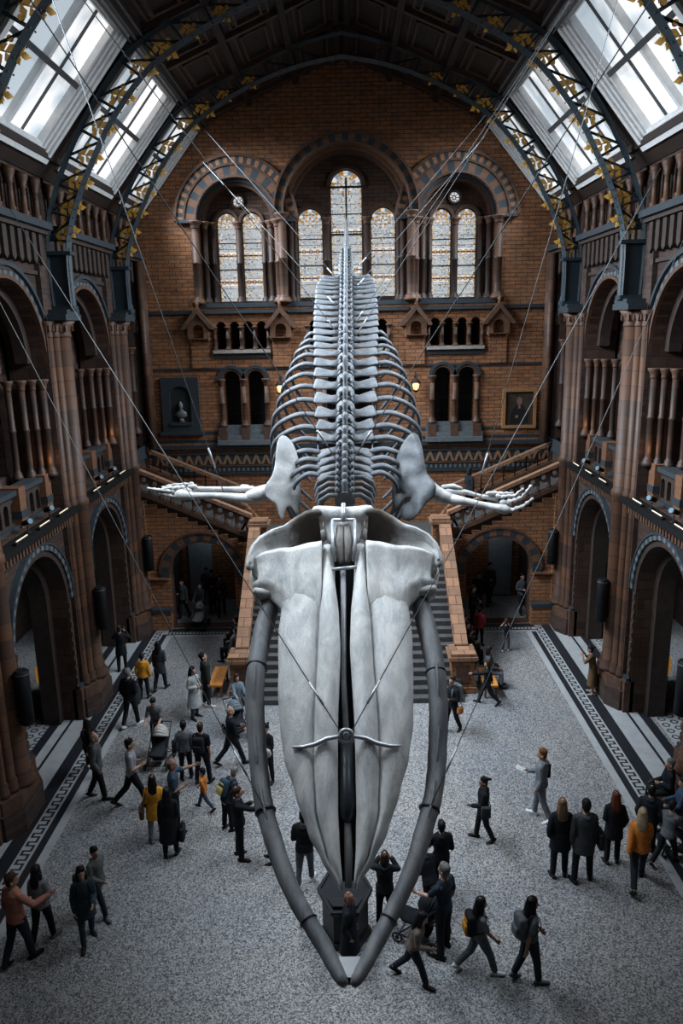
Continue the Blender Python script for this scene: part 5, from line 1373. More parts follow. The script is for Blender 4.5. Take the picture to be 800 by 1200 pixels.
# ================================================================ people
PENDING = []
def build_local(mb, name, mats, parent=None, voxel=None, smooth=2):
    o = mb.build(name, mats, None, fix=voxel is None)
    if parent is not None: o.parent = parent
    if voxel:
        r = o.modifiers.new('r', 'REMESH'); r.mode = 'VOXEL'; r.voxel_size = voxel; r.use_smooth_shade = True
        if smooth: s = o.modifiers.new('s', 'SMOOTH'); s.iterations = smooth; s.factor = .5
        PENDING.append(o)
    return o
CLOTH = {}
def cloth(col, rough=.85):
    k = tuple(round(c, 3) for c in col)
    if k not in CLOTH: CLOTH[k] = mat('cloth_%d' % len(CLOTH), col, rough, var=.22, scale=14, bump=.25, bscale=60, spec=.15)
    return CLOTH[k]
SKIN = {'fair': mat('fair_skin', (.40,.235,.17), .5, var=.06), 'tan': mat('tan_skin', (.27,.145,.095), .5, var=.06), 'dark': mat('dark_skin', (.07,.037,.025), .5, var=.06)}
HAIRC = {'black': (.008,.008,.009), 'brown': (.035,.020,.012), 'light': (.13,.075,.04), 'ginger': (.16,.055,.022), 'grey': (.15,.15,.15), 'blond': (.27,.20,.125)}
M_eye = mat('dark_iris', (.01,.008,.007), .3); M_lip = mat('lip', (.22,.07,.06), .5)
LEGS = {'stand': ((3,3,3),(-2,3,3)), 'wide': ((4,3,7),(-3,4,7)), 'small': ((12,5,2),(-10,14,2)), 'stride': ((24,8,1),(-20,24,1)), 'strideb': ((-20,26,1),(22,6,1)), 'sit': ((84,86,4),(80,84,5)), 'shift': ((2,2,4),(8,14,5))}
ARMS = {'down': ((.12,-.05,-1),(.03,.12,-1)), 'relaxed': ((.16,-.12,-1),(.0,.35,-.95)), 'bent': ((.16,-.05,-1),(-.45,.85,.1)), 'phone': ((.22,.35,-.85),(-.4,.7,.55)), 'face': ((.34,.6,-.5),(-.6,.3,.85)),
        'fwd': ((.08,.6,-.8),(-.03,.95,-.25)), 'point': ((.25,.95,-.12),(.18,1,.02)), 'swingf': ((.08,.35,-.95),(-.05,.62,-.75)), 'swingb': ((.12,-.42,-.9),(.08,-.2,-1)), 'pocket': ((.3,-.18,-1),(-.15,.35,-.8)),
        'cross': ((.14,.2,-1),(-.85,.5,.15)), 'side': ((.9,.15,-.35),(.85,.4,-.1)), 'lap': ((.1,.3,-1),(-.25,.9,-.25)), 'hold': ((.12,.15,-1),(-.25,.95,-.1))}
def rotx(v, a, piv):      # lean forward by a about piv
    v = Vector(v)-piv; c, s = math.cos(a), math.sin(a)
    return Vector((v.x, v.y*c+v.z*s, -v.y*s+v.z*c))+piv
def person(loc, H, rz, label, top=('jacket',(.012,.014,.018)), legs='stand', arms=('down','down'), trou=(.012,.013,.016), shoe=(.012,.012,.012), hair=('short','black'), skin='fair', lean=0, yaw=0, pitch=0, fem=False, child=False, seat=None, vox=.0125):
    s = H/1.75; hs = 1.22 if child else 1.0
    sw = (.155 if fem else .178); hw = .088
    base_hip = .93
    # legs
    J = {}
    for side, (th, kn, sp) in zip((1,-1), LEGS[legs]):
        a, b, c = R(th), R(th-kn), R(sp)
        hip = Vector((side*hw, 0, 0)); knee = hip+Vector((side*math.sin(c)*.43, math.sin(a)*.43, -math.cos(a)*.43)); ank = knee+Vector((side*math.sin(c)*.2, math.sin(b)*.41, -math.cos(b)*.41))
        fa = R(max(-35, min(8, (th-kn)*.9))) if legs != 'sit' else 0
        ft = Vector((side*.25, math.cos(fa), math.sin(fa))).normalized()
        J[side] = [hip, knee, ank, ft]
    low = min(min(J[q][2].z-.075, (J[q][2]+J[q][3]*.17).z-.045) for q in (1,-1))
    hz = -low
    if seat is not None: hz = seat/s+.10
    off = Vector((0,0,hz))
    for q in (1,-1):
        for k in range(3): J[q][k] = J[q][k]+off
    piv = Vector((0,0,hz)); la = R(lean); dz = hz-base_hip
    U = lambda x, y, z: rotx(Vector((x, y, z+dz)), la, piv)*s
    # head
    nk = Vector((0,0,1.5+dz))
    def Hd(x, y, z):
        v = Vector((x, y, z-1.5))*hs; v = Matrix.Rotation(R(yaw),3,'Z') @ (Matrix.Rotation(R(pitch),3,'X') @ v)
        return rotx(v+nk, la, piv)*s
    Ls = lambda v: v*s
    sc = lambda r, k=1.0: [(a*s*k, b*s*k) for a, b in r]
    B = MB(); fw = (0, 1, 0)
    B.tube([U(0,0,.86),U(0,0,.94),U(0,0,1.06),U(0,0,1.2),U(0,.005,1.31),U(0,0,1.4),U(0,-.005,1.45),U(0,0,1.5),U(0,.01,1.56)], sc([(.14,.10),(.155,.11),(.13,.092),(.145,.10),(sw*.95,.112),(sw*.9,.09),(.085,.07),(.052,.056),(.05,.055)]), 14, 0, ref=fw, rounded=True)
    B.tube([U(-sw+.01,0,1.385),U(0,0,1.425),U(sw-.01,0,1.385)], [.058*s,.07*s,.058*s], 10, 0, rounded=True)
    hr = [(.030,.035),(.052,.066),(.068,.088),(.074,.096),(.067,.086),(.045,.055)]
    B.tube([Hd(0,.035,1.515),Hd(0,.028,1.54),Hd(0,.016,1.6),Hd(0,.004,1.665),Hd(0,-.002,1.715),Hd(0,-.004,1.742)], [(a*s*hs,b*s*hs) for a, b in hr], 16, 0, ref=(Hd(0,1,1.6)-Hd(0,0,1.6)), rounded=True)
    B.tube([Hd(0,.096,1.635),Hd(0,.112,1.612),Hd(0,.122,1.592),Hd(0,.100,1.582)], [.009*s*hs,.012*s*hs,.016*s*hs,.012*s*hs], 8, 0, rounded=True)
    B.tube([Hd(-.03,.092,1.652),Hd(0,.098,1.655),Hd(.03,.092,1.652)], .013*s*hs, 8, 0, rounded=True)
    B.tube([Hd(-.02,.092,1.556),Hd(0,.102,1.556),Hd(.02,.092,1.556)], .011*s*hs, 8, 0, rounded=True)
    for q in (-1,1): B.tube([Hd(q*.073,-.005,1.585),Hd(q*.083,-.012,1.61),Hd(q*.078,-.012,1.635)], [.012*s*hs,.018*s*hs,.015*s*hs], 8, 0, rounded=True)
    hands = {}; arm = {}
    for q, an in zip((1,-1), arms):
        u, f = ARMS[an] if isinstance(an, str) else an
        u = Vector((u[0]*q, u[1], u[2])).normalized(); f = Vector((f[0]*q, f[1], f[2])).normalized()
        S = Vector((q*sw, 0, 1.385+dz)); S = rotx(S, la, piv)
        if abs(lean) > 1: u = rotx(u, la*.6, Vector()); f = rotx(f, la*.4, Vector())
        E = S+u*.285; W = E+f*.25
        arm[q] = (S, E, W, f)
        B.tube([S*s,(S+u*.14)*s,E*s,(E+f*.08)*s,W*s], sc([(.05,.05),(.046,.046),(.038,.038),(.039,.039),(.026,.024)]), 10, 0, rounded=True)
        # hand: palm, four curled fingers of different length, thumb from the side of the palm
        sd = Vector((0,1,0)) if abs(f.y) < .8 else Vector((0,0,1)); sd = (sd-f*sd.dot(f)).normalized(); pn = f.cross(sd)
        if pn.x*q > 0: pn = -pn
        B.tube([W*s,(W+f*.04)*s,(W+f*.085)*s], sc([(.024,.026),(.017,.040),(.014,.040)]), 8, 0, ref=sd, rounded=True)
        for j, ln in enumerate((.066,.076,.071,.054)):
            p0 = W+f*.085+sd*(.031-.021*j); d1 = (f+pn*.25).normalized(); d2 = (f+pn*.9).normalized()
            B.tube([(p0-f*.02)*s,p0*s,(p0+d1*ln*.5)*s,(p0+d1*ln*.5+d2*ln*.5)*s], [.0105*s,.0105*s,.0095*s,.0085*s], 6, 0, rounded=True)
        t0 = W+f*.03+sd*.03; B.tube([t0*s,(t0+f*.025+sd*.022)*s,(t0+f*.055+sd*.026+pn*.015)*s], [.0125*s,.0115*s,.009*s], 6, 0, rounded=True)
        hands[q] = (W+f*.09)*s
    for q in (1,-1):
        h, k, a, ft = J[q]
        B.tube([Ls(h),Ls(h+(k-h)*.4),Ls(k),Ls(k+(a-k)*.35),Ls(a)], sc([(.085,.09),(.078,.08),(.053,.055),(.054,.057),(.034,.036)]), 12, 0, rounded=True)
        B.tube([Ls(a-ft*.04-Vector((0,0,.035))),Ls(a+ft*.06-Vector((0,0,.035))),Ls(a+ft*.15-Vector((0,0,.05)))], sc([(.033,.035),(.036,.032),(.034,.018)]), 8, 0, ref=(0,0,1), rounded=True)
    me_mats = [SKIN[skin], M_eye, M_lip]
    P = build_local(B, 'person', me_mats, None, vox, 1)
    P.location = loc; P.rotation_euler = (0,0,R(rz)); tag(P, label, 'person', 'visitors in the hall')
    P['_f'] = 0; del P['_f']
    FACE.append((P, [Hd(-.03,.085,1.625), Hd(.03,.085,1.625)], Hd(0,.1,1.556), .0115*s*hs))
    # trousers
    T = MB(); g = 1.0
    if trou is not None:
        T.tube([U(0,0,.84),U(0,0,.92),U(0,0,1.02)], sc([(.15,.115),(.168,.122),(.148,.108)]), 14, 0, ref=fw, rounded=False)
        for q in (1,-1):
            h, k, a, ft = J[q]
            T.tube([Ls(h+Vector((0,0,.03))),Ls(h+(k-h)*.35),Ls(k),Ls(k+(a-k)*.5),Ls(a+(k-a)*.06)], sc([(.098,.105),(.094,.098),(.07,.074),(.064,.07),(.058,.064)]), 12, 0)
        wrinkle(T, .008*s, 9/s); build_local(T, 'trousers', [cloth(trou)], P, .017, 2)
    for q in (1,-1):
        h, k, a, ft = J[q]; S_ = MB(); z = Vector((0,0,1))
        S_.tube([Ls(a-ft*.065-z*.035),Ls(a-ft*.02-z*.03),Ls(a+ft*.06-z*.04),Ls(a+ft*.13-z*.05),Ls(a+ft*.185-z*.052)], sc([(.034,.038),(.042,.044),(.044,.036),(.044,.026),(.032,.02)]), 10, 0, ref=(0,0,1), rounded=True)
        S_.tube([Ls(a-z*.03),Ls(a+z*.02)], sc([(.044,.046),(.042,.046)]), 10, 0)
        S_.tube([Ls(a-ft*.07-z*.066),Ls(a+ft*.06-z*.07),Ls(a+ft*.19-z*.07)], sc([(.036,.009),(.046,.009),(.036,.009)]), 8, 0, ref=(0,0,1), rounded=True)
        build_local(S_, 'shoe', [cloth(shoe, .6)], P)
    # upper garment
    kind, col = top[0], top[1]; C = MB()
    gr = {'tee': .012, 'sweater': .022, 'jacket': .032, 'coat': .034, 'hoodie': .03, 'long': .032, 'dress': .018}[kind]
    hem = {'tee': .90, 'sweater': .88, 'jacket': .86, 'coat': .66, 'hoodie': .86, 'long': .42, 'dress': .35}[kind]
    if seat is not None: hem = max(hem, .88)
    zz = [1.06,1.2,1.31,1.4,1.455,1.475]; rr = [(.135,.098),(.148,.105),(sw*.97,.116),(sw*.92,.094),(.085,.072),(.066,.062)]
    low = []
    n = 5; fl = {'coat': .03, 'long': .075, 'dress': .06}.get(kind, .012)
    for k in range(n):
        u = 1-k/(n-1); z0 = hem+(1.0-hem)*(1-u); low.append((z0, (.158+fl*u, .115+fl*u)))
    pts = [U(0, 0 if z > .9 else 0, z) for z, _ in low]+[U(0,0,z) for z in zz]
    rad = [(a+gr*.8, b+gr*.9) for _, (a, b) in low]+[(a+gr*.8, b+gr) for a, b in rr]
    if lean and kind in ('coat','long','dress'):
        pts = [Vector((0,0,z+dz))*s if z < .93 else p for p, (z, _) in zip(pts, low+[(9,0)]*6)]
    C.tube(pts, [(a*s, b*s) for a, b in rad], 18, 0, ref=fw)
    C.tube([U(-sw+.005,0,1.378),U(-sw*.5,0,1.415),U(0,0,1.43),U(sw*.5,0,1.415),U(sw-.005,0,1.378)], [(.050+gr*.7)*s,(.055+gr*.6)*s,(.06+gr*.5)*s,(.055+gr*.6)*s,(.050+gr*.7)*s], 12, 0, rounded=True)
    for q in (1,-1):
        S, E, W, f = arm[q]; u = (E-S).normalized()
        if kind == 'tee' or kind == 'dress': pp = [S, S+u*.1, S+u*.2]; ra = [.058,.056,.058]
        else: pp = [S, S+u*.14, E, E+f*.1, W-f*.005]; ra = [.052,.052,.047,.044,.037]
        C.tube([p*s for p in pp], [(r+gr*.55)*s for r in ra], 12, 0, rounded=True)
    if kind in ('hoodie', 'jacket', 'coat'):
        C.tube([U(-.08,-.06,1.45),U(-.05,-.10,1.44),U(0,-.115,1.42),U(.05,-.10,1.44),U(.08,-.06,1.45)], [(.03 if kind != 'hoodie' else .045)*s]*5, 8, 0, rounded=True)
        C.tube([U(.075,.0,1.475),U(.04,.06,1.46),U(-.04,.06,1.46),U(-.075,.0,1.475)], .022*s, 8, 0, rounded=True)
    wrinkle(C, .010*s, 8/s)
    g_name = {'tee': 't_shirt', 'sweater': 'sweater', 'jacket': 'jacket', 'coat': 'coat', 'hoodie': 'hoodie', 'long': 'long_coat', 'dress': 'dress'}[kind]
    build_local(C, g_name, [cloth(col)], P, .016, 2)
    # hair
    ht, hc = hair; Hh = MB(); k_ = s*hs
    t = lambda pts_, rad_, r_=True: Hh.tube([Hd(*p) for p in pts_], [(a*k_, b*k_) for a, b in rad_], 14, 0, ref=(Hd(0,1,1.6)-Hd(0,0,1.6)), rounded=r_)
    cap = lambda g_=1.0: t([(0,-.045,1.575),(0,-.032,1.63),(0,-.016,1.685),(0,.002,1.725),(0,.004,1.765),(0,.0,1.782)], [(.058*g_,.048),(.079*g_,.074),(.083*g_,.098),(.077*g_,.098),(.056,.07),(.02,.025)])
    if ht == 'bald':
        t([(0,-.06,1.57),(0,-.05,1.62),(0,-.045,1.66)], [(.05,.035),(.077,.055),(.07,.05)])
    else: cap(1.03 if ht in ('short','bun') else 1.08)
    if ht == 'long':
        t([(0,-.05,1.7),(0,-.075,1.6),(0,-.095,1.48),(0,-.105,1.38),(0,-.10,1.27)], [(.08,.05),(.092,.05),(.105,.048),(.095,.045),(.045,.02)])
        for q in (-1,1): t([(q*.066,.01,1.68),(q*.082,.0,1.58),(q*.085,-.0,1.46),(q*.08,-.0,1.36)], [(.02,.035),(.022,.04),(.026,.04),(.012,.02)])
    if ht == 'bob':
        t([(0,-.05,1.68),(0,-.065,1.58),(0,-.06,1.5)], [(.085,.06),(.092,.06),(.08,.05)])
        for q in (-1,1): t([(q*.07,.01,1.68),(q*.083,.0,1.6),(q*.08,-.01,1.52)], [(.02,.04),(.022,.045),(.02,.035)])
    if ht == 'bun': t([(0,-.11,1.70),(0,-.14,1.71),(0,-.165,1.71)], [(.03,.03),(.045,.045),(.03,.03)])
    if ht == 'tail': t([(0,-.1,1.68),(0,-.14,1.64),(0,-.15,1.52),(0,-.13,1.42)], [(.025,.025),(.035,.03),(.032,.028),(.012,.012)])
    if ht == 'hood':
        t([(0,-.04,1.50),(0,-.04,1.6),(0,-.03,1.7),(0,-.015,1.76),(0,-.01,1.79)], [(.09,.085),(.1,.10),(.1,.105),(.075,.085),(.03,.03)])
    wrinkle(Hh, (.014 if ht == 'long' else .008)*s, 17/s)
    hn = 'hood' if ht == 'hood' else ('beanie' if ht == 'beanie' else 'hair')
    if ht == 'beanie': t([(0,-.01,1.675),(0,-.01,1.72),(0,-.01,1.775),(0,-.01,1.79)], [(.088,.105),(.088,.104),(.06,.07),(.02,.02)])
    build_local(Hh, hn, [cloth(HAIRC.get(hc, hc) if isinstance(hc, str) else hc, .55)], P, .012, 1)
    return {'o': P, 'loc': Vector(loc), 'rz': rz, 's': s, 'U': U, 'Hd': Hd, 'hand': hands, 'dz': dz, 'gr': gr}
FACE = []
def wrinkle(mb, amp, k):
    sd = random.random()*100
    for i, v in enumerate(mb.v):
        q = Vector(v); mb.v[i] = tuple(q+Vector((noise.noise(q*k+Vector((sd,0,0))), noise.noise(q*k+Vector((0,sd,0))), noise.noise(q*k+Vector((0,0,sd)))*.6))*amp)
def worn(p, name, label, cat, group=None):
    t = thing(name, label, cat, p['loc'], R(p['rz']), group); return t
def backpack(p, label, col, accent=None, size=1.0):
    t = worn(p, 'backpack', label, 'backpack'); s = p['s']; U = p['U']; d = .13+p['gr']
    a, b = U(0,-d,1.05), U(0,-d,1.42); ax = (b-a).normalized(); c = (a+b)/2; X = Vector((1,0,0)); Y = ax.cross(X)
    M = Matrix((X, Y, ax)).transposed(); k = s*size
    m = MB(); m.obox(c-Y*(-.0)+Y*(-.05*0)+ (Y*-1 if Y.y > 0 else Y)*.06*k, (.30*k,.17*k,.44*k), M, 0, .05*k); build_local(m, 'pack_body', [cloth(col)], t)
    back = (Y*-1 if Y.y > 0 else Y)
    m = MB(); m.obox(c+back*.16*k-ax*.08*k, (.22*k,.06*k,.2*k), M, 0, .025*k); build_local(m, 'front_pocket', [cloth(accent if accent else [q*1.3 for q in col])], t)
    if accent:
        m = MB(); m.obox(c+back*.15*k+ax*.1*k, (.2*k,.02*k,.05*k), M, 0, .008*k); build_local(m, 'zip_panel', [cloth(accent)], t)
    for q in (-1,1):
        m = MB(); m.tube([U(q*.09,-d,1.42),U(q*.10,-.03,1.49),U(q*.105,.09+p['gr'],1.40),U(q*.125,.12+p['gr'],1.25),U(q*.15,.02,1.1),U(q*.12,-d,1.06)], [(.022*s,.008*s)]*6, 6, 0); build_local(m, 'strap', [cloth([c_*.8 for c_ in col])], t)
    m = MB(); m.tube([c+ax*.22*k-X*.04*k, c+ax*.27*k, c+ax*.22*k+X*.04*k], .01*k, 6, 0); build_local(m, 'grab_loop', [cloth(col)], t)
    return t
def handbag(p, side, label, col, z=.86, name='handbag', w=.3, h=.26, shoulder=True):
    t = worn(p, name, label, 'bag'); s = p['s']; U = p['U']
    c = U(side*(.26+p['gr']), -.02, z)
    m = MB(); m.obox(c, (.12*s, w*s, h*s), None, 0, .035*s); build_local(m, 'bag_body', [cloth(col, .6)], t)
    m = MB(); m.obox(c+Vector((side*.0,0,h*.35*s)), (.125*s, w*1.01*s, .05*s), None, 0, .015*s); build_local(m, 'flap', [cloth([q*.7 for q in col], .6)], t)
    m = MB()
    if shoulder: m.tube([c+Vector((0,-.12*s,h*.45*s)), U(side*.2,-.09,1.25), U(side*.14,-.02,1.50), U(side*.2,.09,1.25), c+Vector((0,.12*s,h*.45*s))], (.012*s), 6, 0)
    else: m.tube([c+Vector((0,-.08*s,h*.45*s)), c+Vector((0,-.05*s,h*.45*s+.12*s)), c+Vector((0,.05*s,h*.45*s+.12*s)), c+Vector((0,.08*s,h*.45*s))], .011*s, 6, 0)
    build_local(m, 'strap', [cloth([q*.7 for q in col], .6)], t)
    return t
def held_phone(p, q, label):
    t = worn(p, 'phone', label, 'phone'); c = p['hand'][q]
    m = MB(); m.obox(c+Vector((0,.02,.03)), (.075,.012,.15), Matrix.Rotation(-.3,3,'X'), 0, .004); build_local(m, 'phone_case', [M_black], t)
    m = MB(); m.obox(c+Vector((0,.012,.03)), (.066,.006,.135), Matrix.Rotation(-.3,3,'X'), 0); build_local(m, 'screen', [mat('dim_screen', (.05,.06,.08), .2)], t)
def pram(loc, rz, label, seat_col, hood_col):
    t = thing('pram', label, 'pram', loc, R(rz), 'prams')
    f = MB()
    for q in (-1,1):
        f.tube([(q*.24,.38,.14),(q*.25,.1,.45),(q*.25,-.35,.95),(q*.24,-.47,1.0)], .017, 8, 0); f.tube([(q*.26,-.34,.16),(q*.25,.05,.5)], .016, 8, 0); f.tube([(q*.24,.38,.14),(q*.26,-.34,.16)], .014, 8, 0)
    f.tube([(-.24,-.47,1.0),(.24,-.47,1.0)], .02, 8, 0); f.tube([(-.24,.38,.14),(.24,.38,.14)], .014, 8, 0); f.tube([(-.26,-.34,.16),(.26,-.34,.16)], .014, 8, 0)
    build_local(f, 'frame', [mat('pram_tube', (.05,.055,.06), .35, metal=.6)], t)
    for q in (-1,1):
        for y, r in ((.38,.11),(-.34,.15)):
            w = MB(); ang = [2*PI*k/20 for k in range(21)]; X = q*.3
            w.tube([(X, y+r*.86*math.cos(a), r+r*.86*math.sin(a)) for a in ang], r*.14, 8, 0, caps=False); w.tube([(X-.02,y,r),(X+.02,y,r)], .03, 10, 0)
            for k in range(6): a = PI*k/3; w.tube([(X,y,r),(X,y+r*.8*math.cos(a),r+r*.8*math.sin(a))], .008, 5, 0)
            build_local(w, 'wheel', [M_black], t)
    b = MB(); b.tube([(0,.42,.46),(0,.3,.42),(0,.0,.45),(0,-.2,.62),(0,-.3,.86)], [(.17,.05),(.2,.07),(.21,.09),(.21,.08),(.18,.05)], 14, 0, ref=(0,0,1), rounded=True); build_local(b, 'seat', [cloth(seat_col)], t)
    h = MB(); n = 8
    for k in range(n):
        a0, a1 = R(20+k*17), R(20+(k+1)*17); P = []
        for a in (a0, a1):
            for j in range(9):
                u = PI*j/8; P.append((.22*math.cos(u), -.16-.02+ .30*math.sin(u)*math.cos(a)*.9+.0, .72+.34*math.sin(u)*math.sin(a)))
        h.add(P, [(j, j+1, 9+j+1, 9+j) for j in range(8)], 0, True)
    ho = build_local(h, 'sun_hood', [cloth(hood_col)], t); sm = ho.modifiers.new('t', 'SOLIDIFY'); sm.thickness = .012; PENDING.append(ho)
    k = MB(); k.obox((0,.0,.24), (.36,.4,.12), None, 0, .03); build_local(k, 'basket', [cloth((.015,.016,.018))], t)
    return t
def bench(x, y, L, label, rz=0):
    t = thing('wooden_bench', label, 'bench', (x, y, 0), rz)
    m = MB(); m.box(-.22,.22,-L/2,L/2,.40,.46,0); build_local(m, 'seat', [mat('orange_oak', (.55,.22,.05), .45, var=.2, scale=12)], t)
    for sy in (-1,1):
        for sx in (-1,1):
            m = MB(); m.box(sx*.17-.03,sx*.17+.03,sy*(L/2-.08)-.03,sy*(L/2-.08)+.03,0,.40,0); build_local(m, 'leg', [mat('brown_oak', (.16,.07,.03), .5)], t)
    for sx in (-1,1):
        m = MB(); m.box(sx*.17-.015,sx*.17+.015,-L/2+.1,L/2-.1,.30,.40,0); build_local(m, 'rail', [MATS['brown_oak']], t)
    return t
def put(fx, fy, hy, rz, label, child=None, hmin=1.56, hmax=1.92, **k):
    f = on_floor(fx, fy); H = child if child else max(hmin, min(hmax, at_y(fx, hy, f.y).z))
    return person((f.x, f.y, 0), H, rz, 'person '+label, child=bool(child), **k)
BLK = (.010,.012,.015); NAVY = (.018,.03,.05); CHAR = (.03,.034,.04); GRY = (.12,.13,.145); LGR = (.26,.27,.29); DEN = (.05,.07,.10); YEL = (.60,.27,.03); ORG = (.52,.17,.03); WHT = (.55,.55,.55); SAL = (.34,.15,.11); TAN = (.22,.17,.14)
# ---- left of the hall, far to near
p = put(144,786,733, 5, 'in a short black coat photographing the hall beside the left passage arch', top=('coat',BLK), arms=('face','face'), hair=('short','brown'), legs='stand')
held_phone(p, 1, 'phone held up by the visitor nearest the left passage arch')
p = put(189,808,751, -12, 'in a dark knee-length coat standing behind the visitor in yellow', top=('coat',CHAR), arms=('bent','down'), hair=('long','black'), legs='small', fem=True)
p = put(170,818,764, 0, 'in a bright yellow jacket seen from behind', top=('jacket',YEL), arms=('relaxed','relaxed'), hair=('beanie',(.02,.024,.03)), hmin=1.45, hmax=1.55)
p = put(155,851,783, -22, 'in black walking away with a jacket over one arm', top=('jacket',BLK), arms=('bent','pocket'), hair=('short','grey'), legs='small', shoe=WHT)
t = worn(p, 'folded_jacket', 'dark jacket hanging over the arm of the walker in black', 'jacket'); m = MB(); c = p['hand'][1]; m.tube([c+Vector((.02,-.1,.0)), c+Vector((.05,-.1,-.2)), c+Vector((.04,-.1,-.5))], [(.07,.14),(.09,.16),(.07,.13)], 12, 0, ref=(0,1,0), rounded=True); wrinkle(m, .03, 9); build_local(m, 'cloth_folds', [cloth(CHAR)], t, .018)
p = put(186,880,814, 176, 'in a grey t-shirt pushing a pram with a pale hood', top=('tee',GRY), arms=('fwd','fwd'), hair=('short','black'), pitch=-18, lean=8)
q = on_floor(186,899); pram((q.x, q.y+.2, 0), 176, 'dark pram with a pale hood pushed by the visitor in a grey t-shirt', (.02,.022,.026), (.42,.40,.38))
p = put(229,841,781, -125, 'in a long pale grey coat with a shoulder bag strap', top=('long',(.36,.37,.38)), arms=('bent','bent'), hair=('long','black'), legs='stand', fem=True, trou=(.06,.062,.066))
handbag(p, -1, 'small dark shoulder bag on the visitor in the pale grey coat', (.03,.032,.036), z=.98, w=.22, h=.18)
p = put(243,827,764, -65, 'tall, in a dark green jacket gazing up beside the pale grey coat', top=('jacket',(.022,.028,.022)), arms=('down','pocket'), hair=('short','black'), shoe=WHT, pitch=22)
p = put(107,904,841, 55, 'with an orange scarf half hidden behind the bald visitor in grey', top=('jacket',BLK), arms=('swingf','swingb'), hair=('long','black'), legs='stride', shoe=WHT, fem=True)
backpack(p, 'black backpack on the visitor behind the bald person in grey', (.014,.015,.018))
t = worn(p, 'scarf', 'orange scarf round the neck of the visitor at the floor border', 'scarf'); m = MB(); m.tube([p['U'](.09*math.cos(a), .1*math.sin(a), 1.47) for a in [2*PI*k/12 for k in range(13)]], .045, 8, 0); wrinkle(m, .015, 20); build_local(m, 'wool', [cloth((.30,.10,.04))], t)
p = put(117,935,858, -78, 'bald, in a grey hooded top walking to the right near the left border', top=('hoodie',(.075,.08,.085)), arms=('pocket','pocket'), hair=('bald','grey'), legs='small')
p = put(158,945,859, -72, 'in a light grey t-shirt striding with hands clasped', top=('tee',LGR), arms=('bent','bent'), hair=('short','black'), legs='stride')
p = put(219,912,845, 12, 'in a mid grey top with a bag across the back', top=('sweater',GRY), arms=('relaxed','relaxed'), hair=('short','black'))
handbag(p, -1, 'black bag at the hip of the visitor in the mid grey top', BLK, z=1.05, w=.26, h=.3)
p = put(239,917,847, -12, 'in a black t-shirt with a backpack next to the mid grey top', top=('tee',BLK), arms=('down','down'), hair=('short','brown'), legs='wide')
backpack(p, 'black backpack on the visitor in a black t-shirt', (.012,.013,.016))
p = put(207,972,890, -72, 'bald, in a dark blue shirt pointing to the right', top=('tee',(.03,.055,.085)), arms=('bent','point'), hair=('bald','brown'), legs='stand', skin='tan')
p = put(240,948,904, 75, 'small, in an orange top and jeans walking', child=1.12, top=('sweater',ORG), arms=('swingf','swingb'), hair=('short','black'), legs='stride', trou=DEN)
p = put(184,985,909, 14, 'in a mustard yellow coat with long dark hair and pale jeans', top=('coat',YEL), arms=('down','bent'), hair=('long','black'), trou=(.20,.22,.25), fem=True, shoe=(.1,.1,.1))
handbag(p, -1, 'brown handbag carried by the visitor in the mustard coat', (.09,.05,.03), z=.85)
p = put(201,1002,923, 4, 'in a long black coat with long black hair beside the mustard coat', top=('long',BLK), arms=('bent','down'), hair=('long','black'), fem=True)
handbag(p, 1, 'black tote bag hanging beside the long black coat', (.012,.013,.015), z=.62, w=.34, h=.34, name='tote_bag', shoulder=False)
# ---- lower left
p = put(26,1126,1017, -28, 'in a salmon pink sweater with an arm round a companion', top=('sweater',SAL), arms=(((.4,.5,-.75),(.35,.9,.15)),'relaxed'), hair=('short','brown'), trou=(.02,.024,.032), yaw=-30, legs='small', skin='tan')
p = put(53,1103,1014, -12, 'in a grey sweater held by the companion in salmon pink', top=('sweater',(.16,.17,.18)), arms=('bent','bent'), hair=('long','black'), fem=True, legs='small', shoe=(.12,.12,.12))
p = put(104,1104,1015, -152, 'in a dark blue-grey coat with long black hair and a backpack', top=('coat',(.028,.042,.055)), arms=('relaxed','hold'), hair=('long','black'), fem=True, legs='small', trou=(.03,.045,.06))
backpack(p, 'dark backpack on the long-haired visitor in the blue-grey coat', (.016,.02,.024))
p = put(118,1069,990, -120, 'in an olive grey jacket walking behind the blue-grey coat', top=('jacket',(.09,.10,.095)), arms=('hold','swingb'), hair=('short','black'), legs='stride', trou=(.02,.024,.03), shoe=(.12,.12,.12))
# ---- between border and skeleton
p = put(273,896,826, -62, 'bald, in a black sweater striding past the left jaw', top=('sweater',BLK), arms=('hold','hold'), hair=('bald','grey'), legs='stride')
p = put(314,916,848, 158, 'in black with a pale pink jacket held at the waist, between jaw and snout', top=('sweater',BLK), arms=('cross','cross'), hair=('bun','black'), fem=True, legs='stand')
t = worn(p, 'carried_jacket', 'pale pink and white jacket held at the waist between jaw and snout', 'jacket'); m = MB(); m.tube([Vector((-.2,.24,1.0)), Vector((0,.27,.98)), Vector((.2,.24,1.02))], [(.12,.06),(.17,.08),(.12,.06)], 12, 0, ref=(0,1,0), rounded=True); wrinkle(m, .03, 10); build_local(m, 'cloth_folds', [cloth((.42,.34,.33))], t, .018)
p = put(268,972,902, -48, 'grey-haired, in a dark blue jacket bending forward', top=('jacket',(.022,.034,.05)), arms=('hold','hold'), hair=('short','grey'), lean=22)
backpack(p, 'blue backpack with a yellow zip panel on the bending visitor', (.03,.055,.08), (.42,.33,.10))
p = put(282,1005,922, -82, 'all in black with tied brown hair filming with a phone left of the jaw', top=('sweater',BLK), arms=('point','phone'), hair=('tail','brown'), fem=True)
held_phone(p, 1, 'phone held out by the visitor in black left of the jaw')
p = put(318,1009,940, 85, 'in dark clothes behind the left jaw holding up a phone', top=('jacket',CHAR), arms=('phone','down'), hair=('short','brown'))
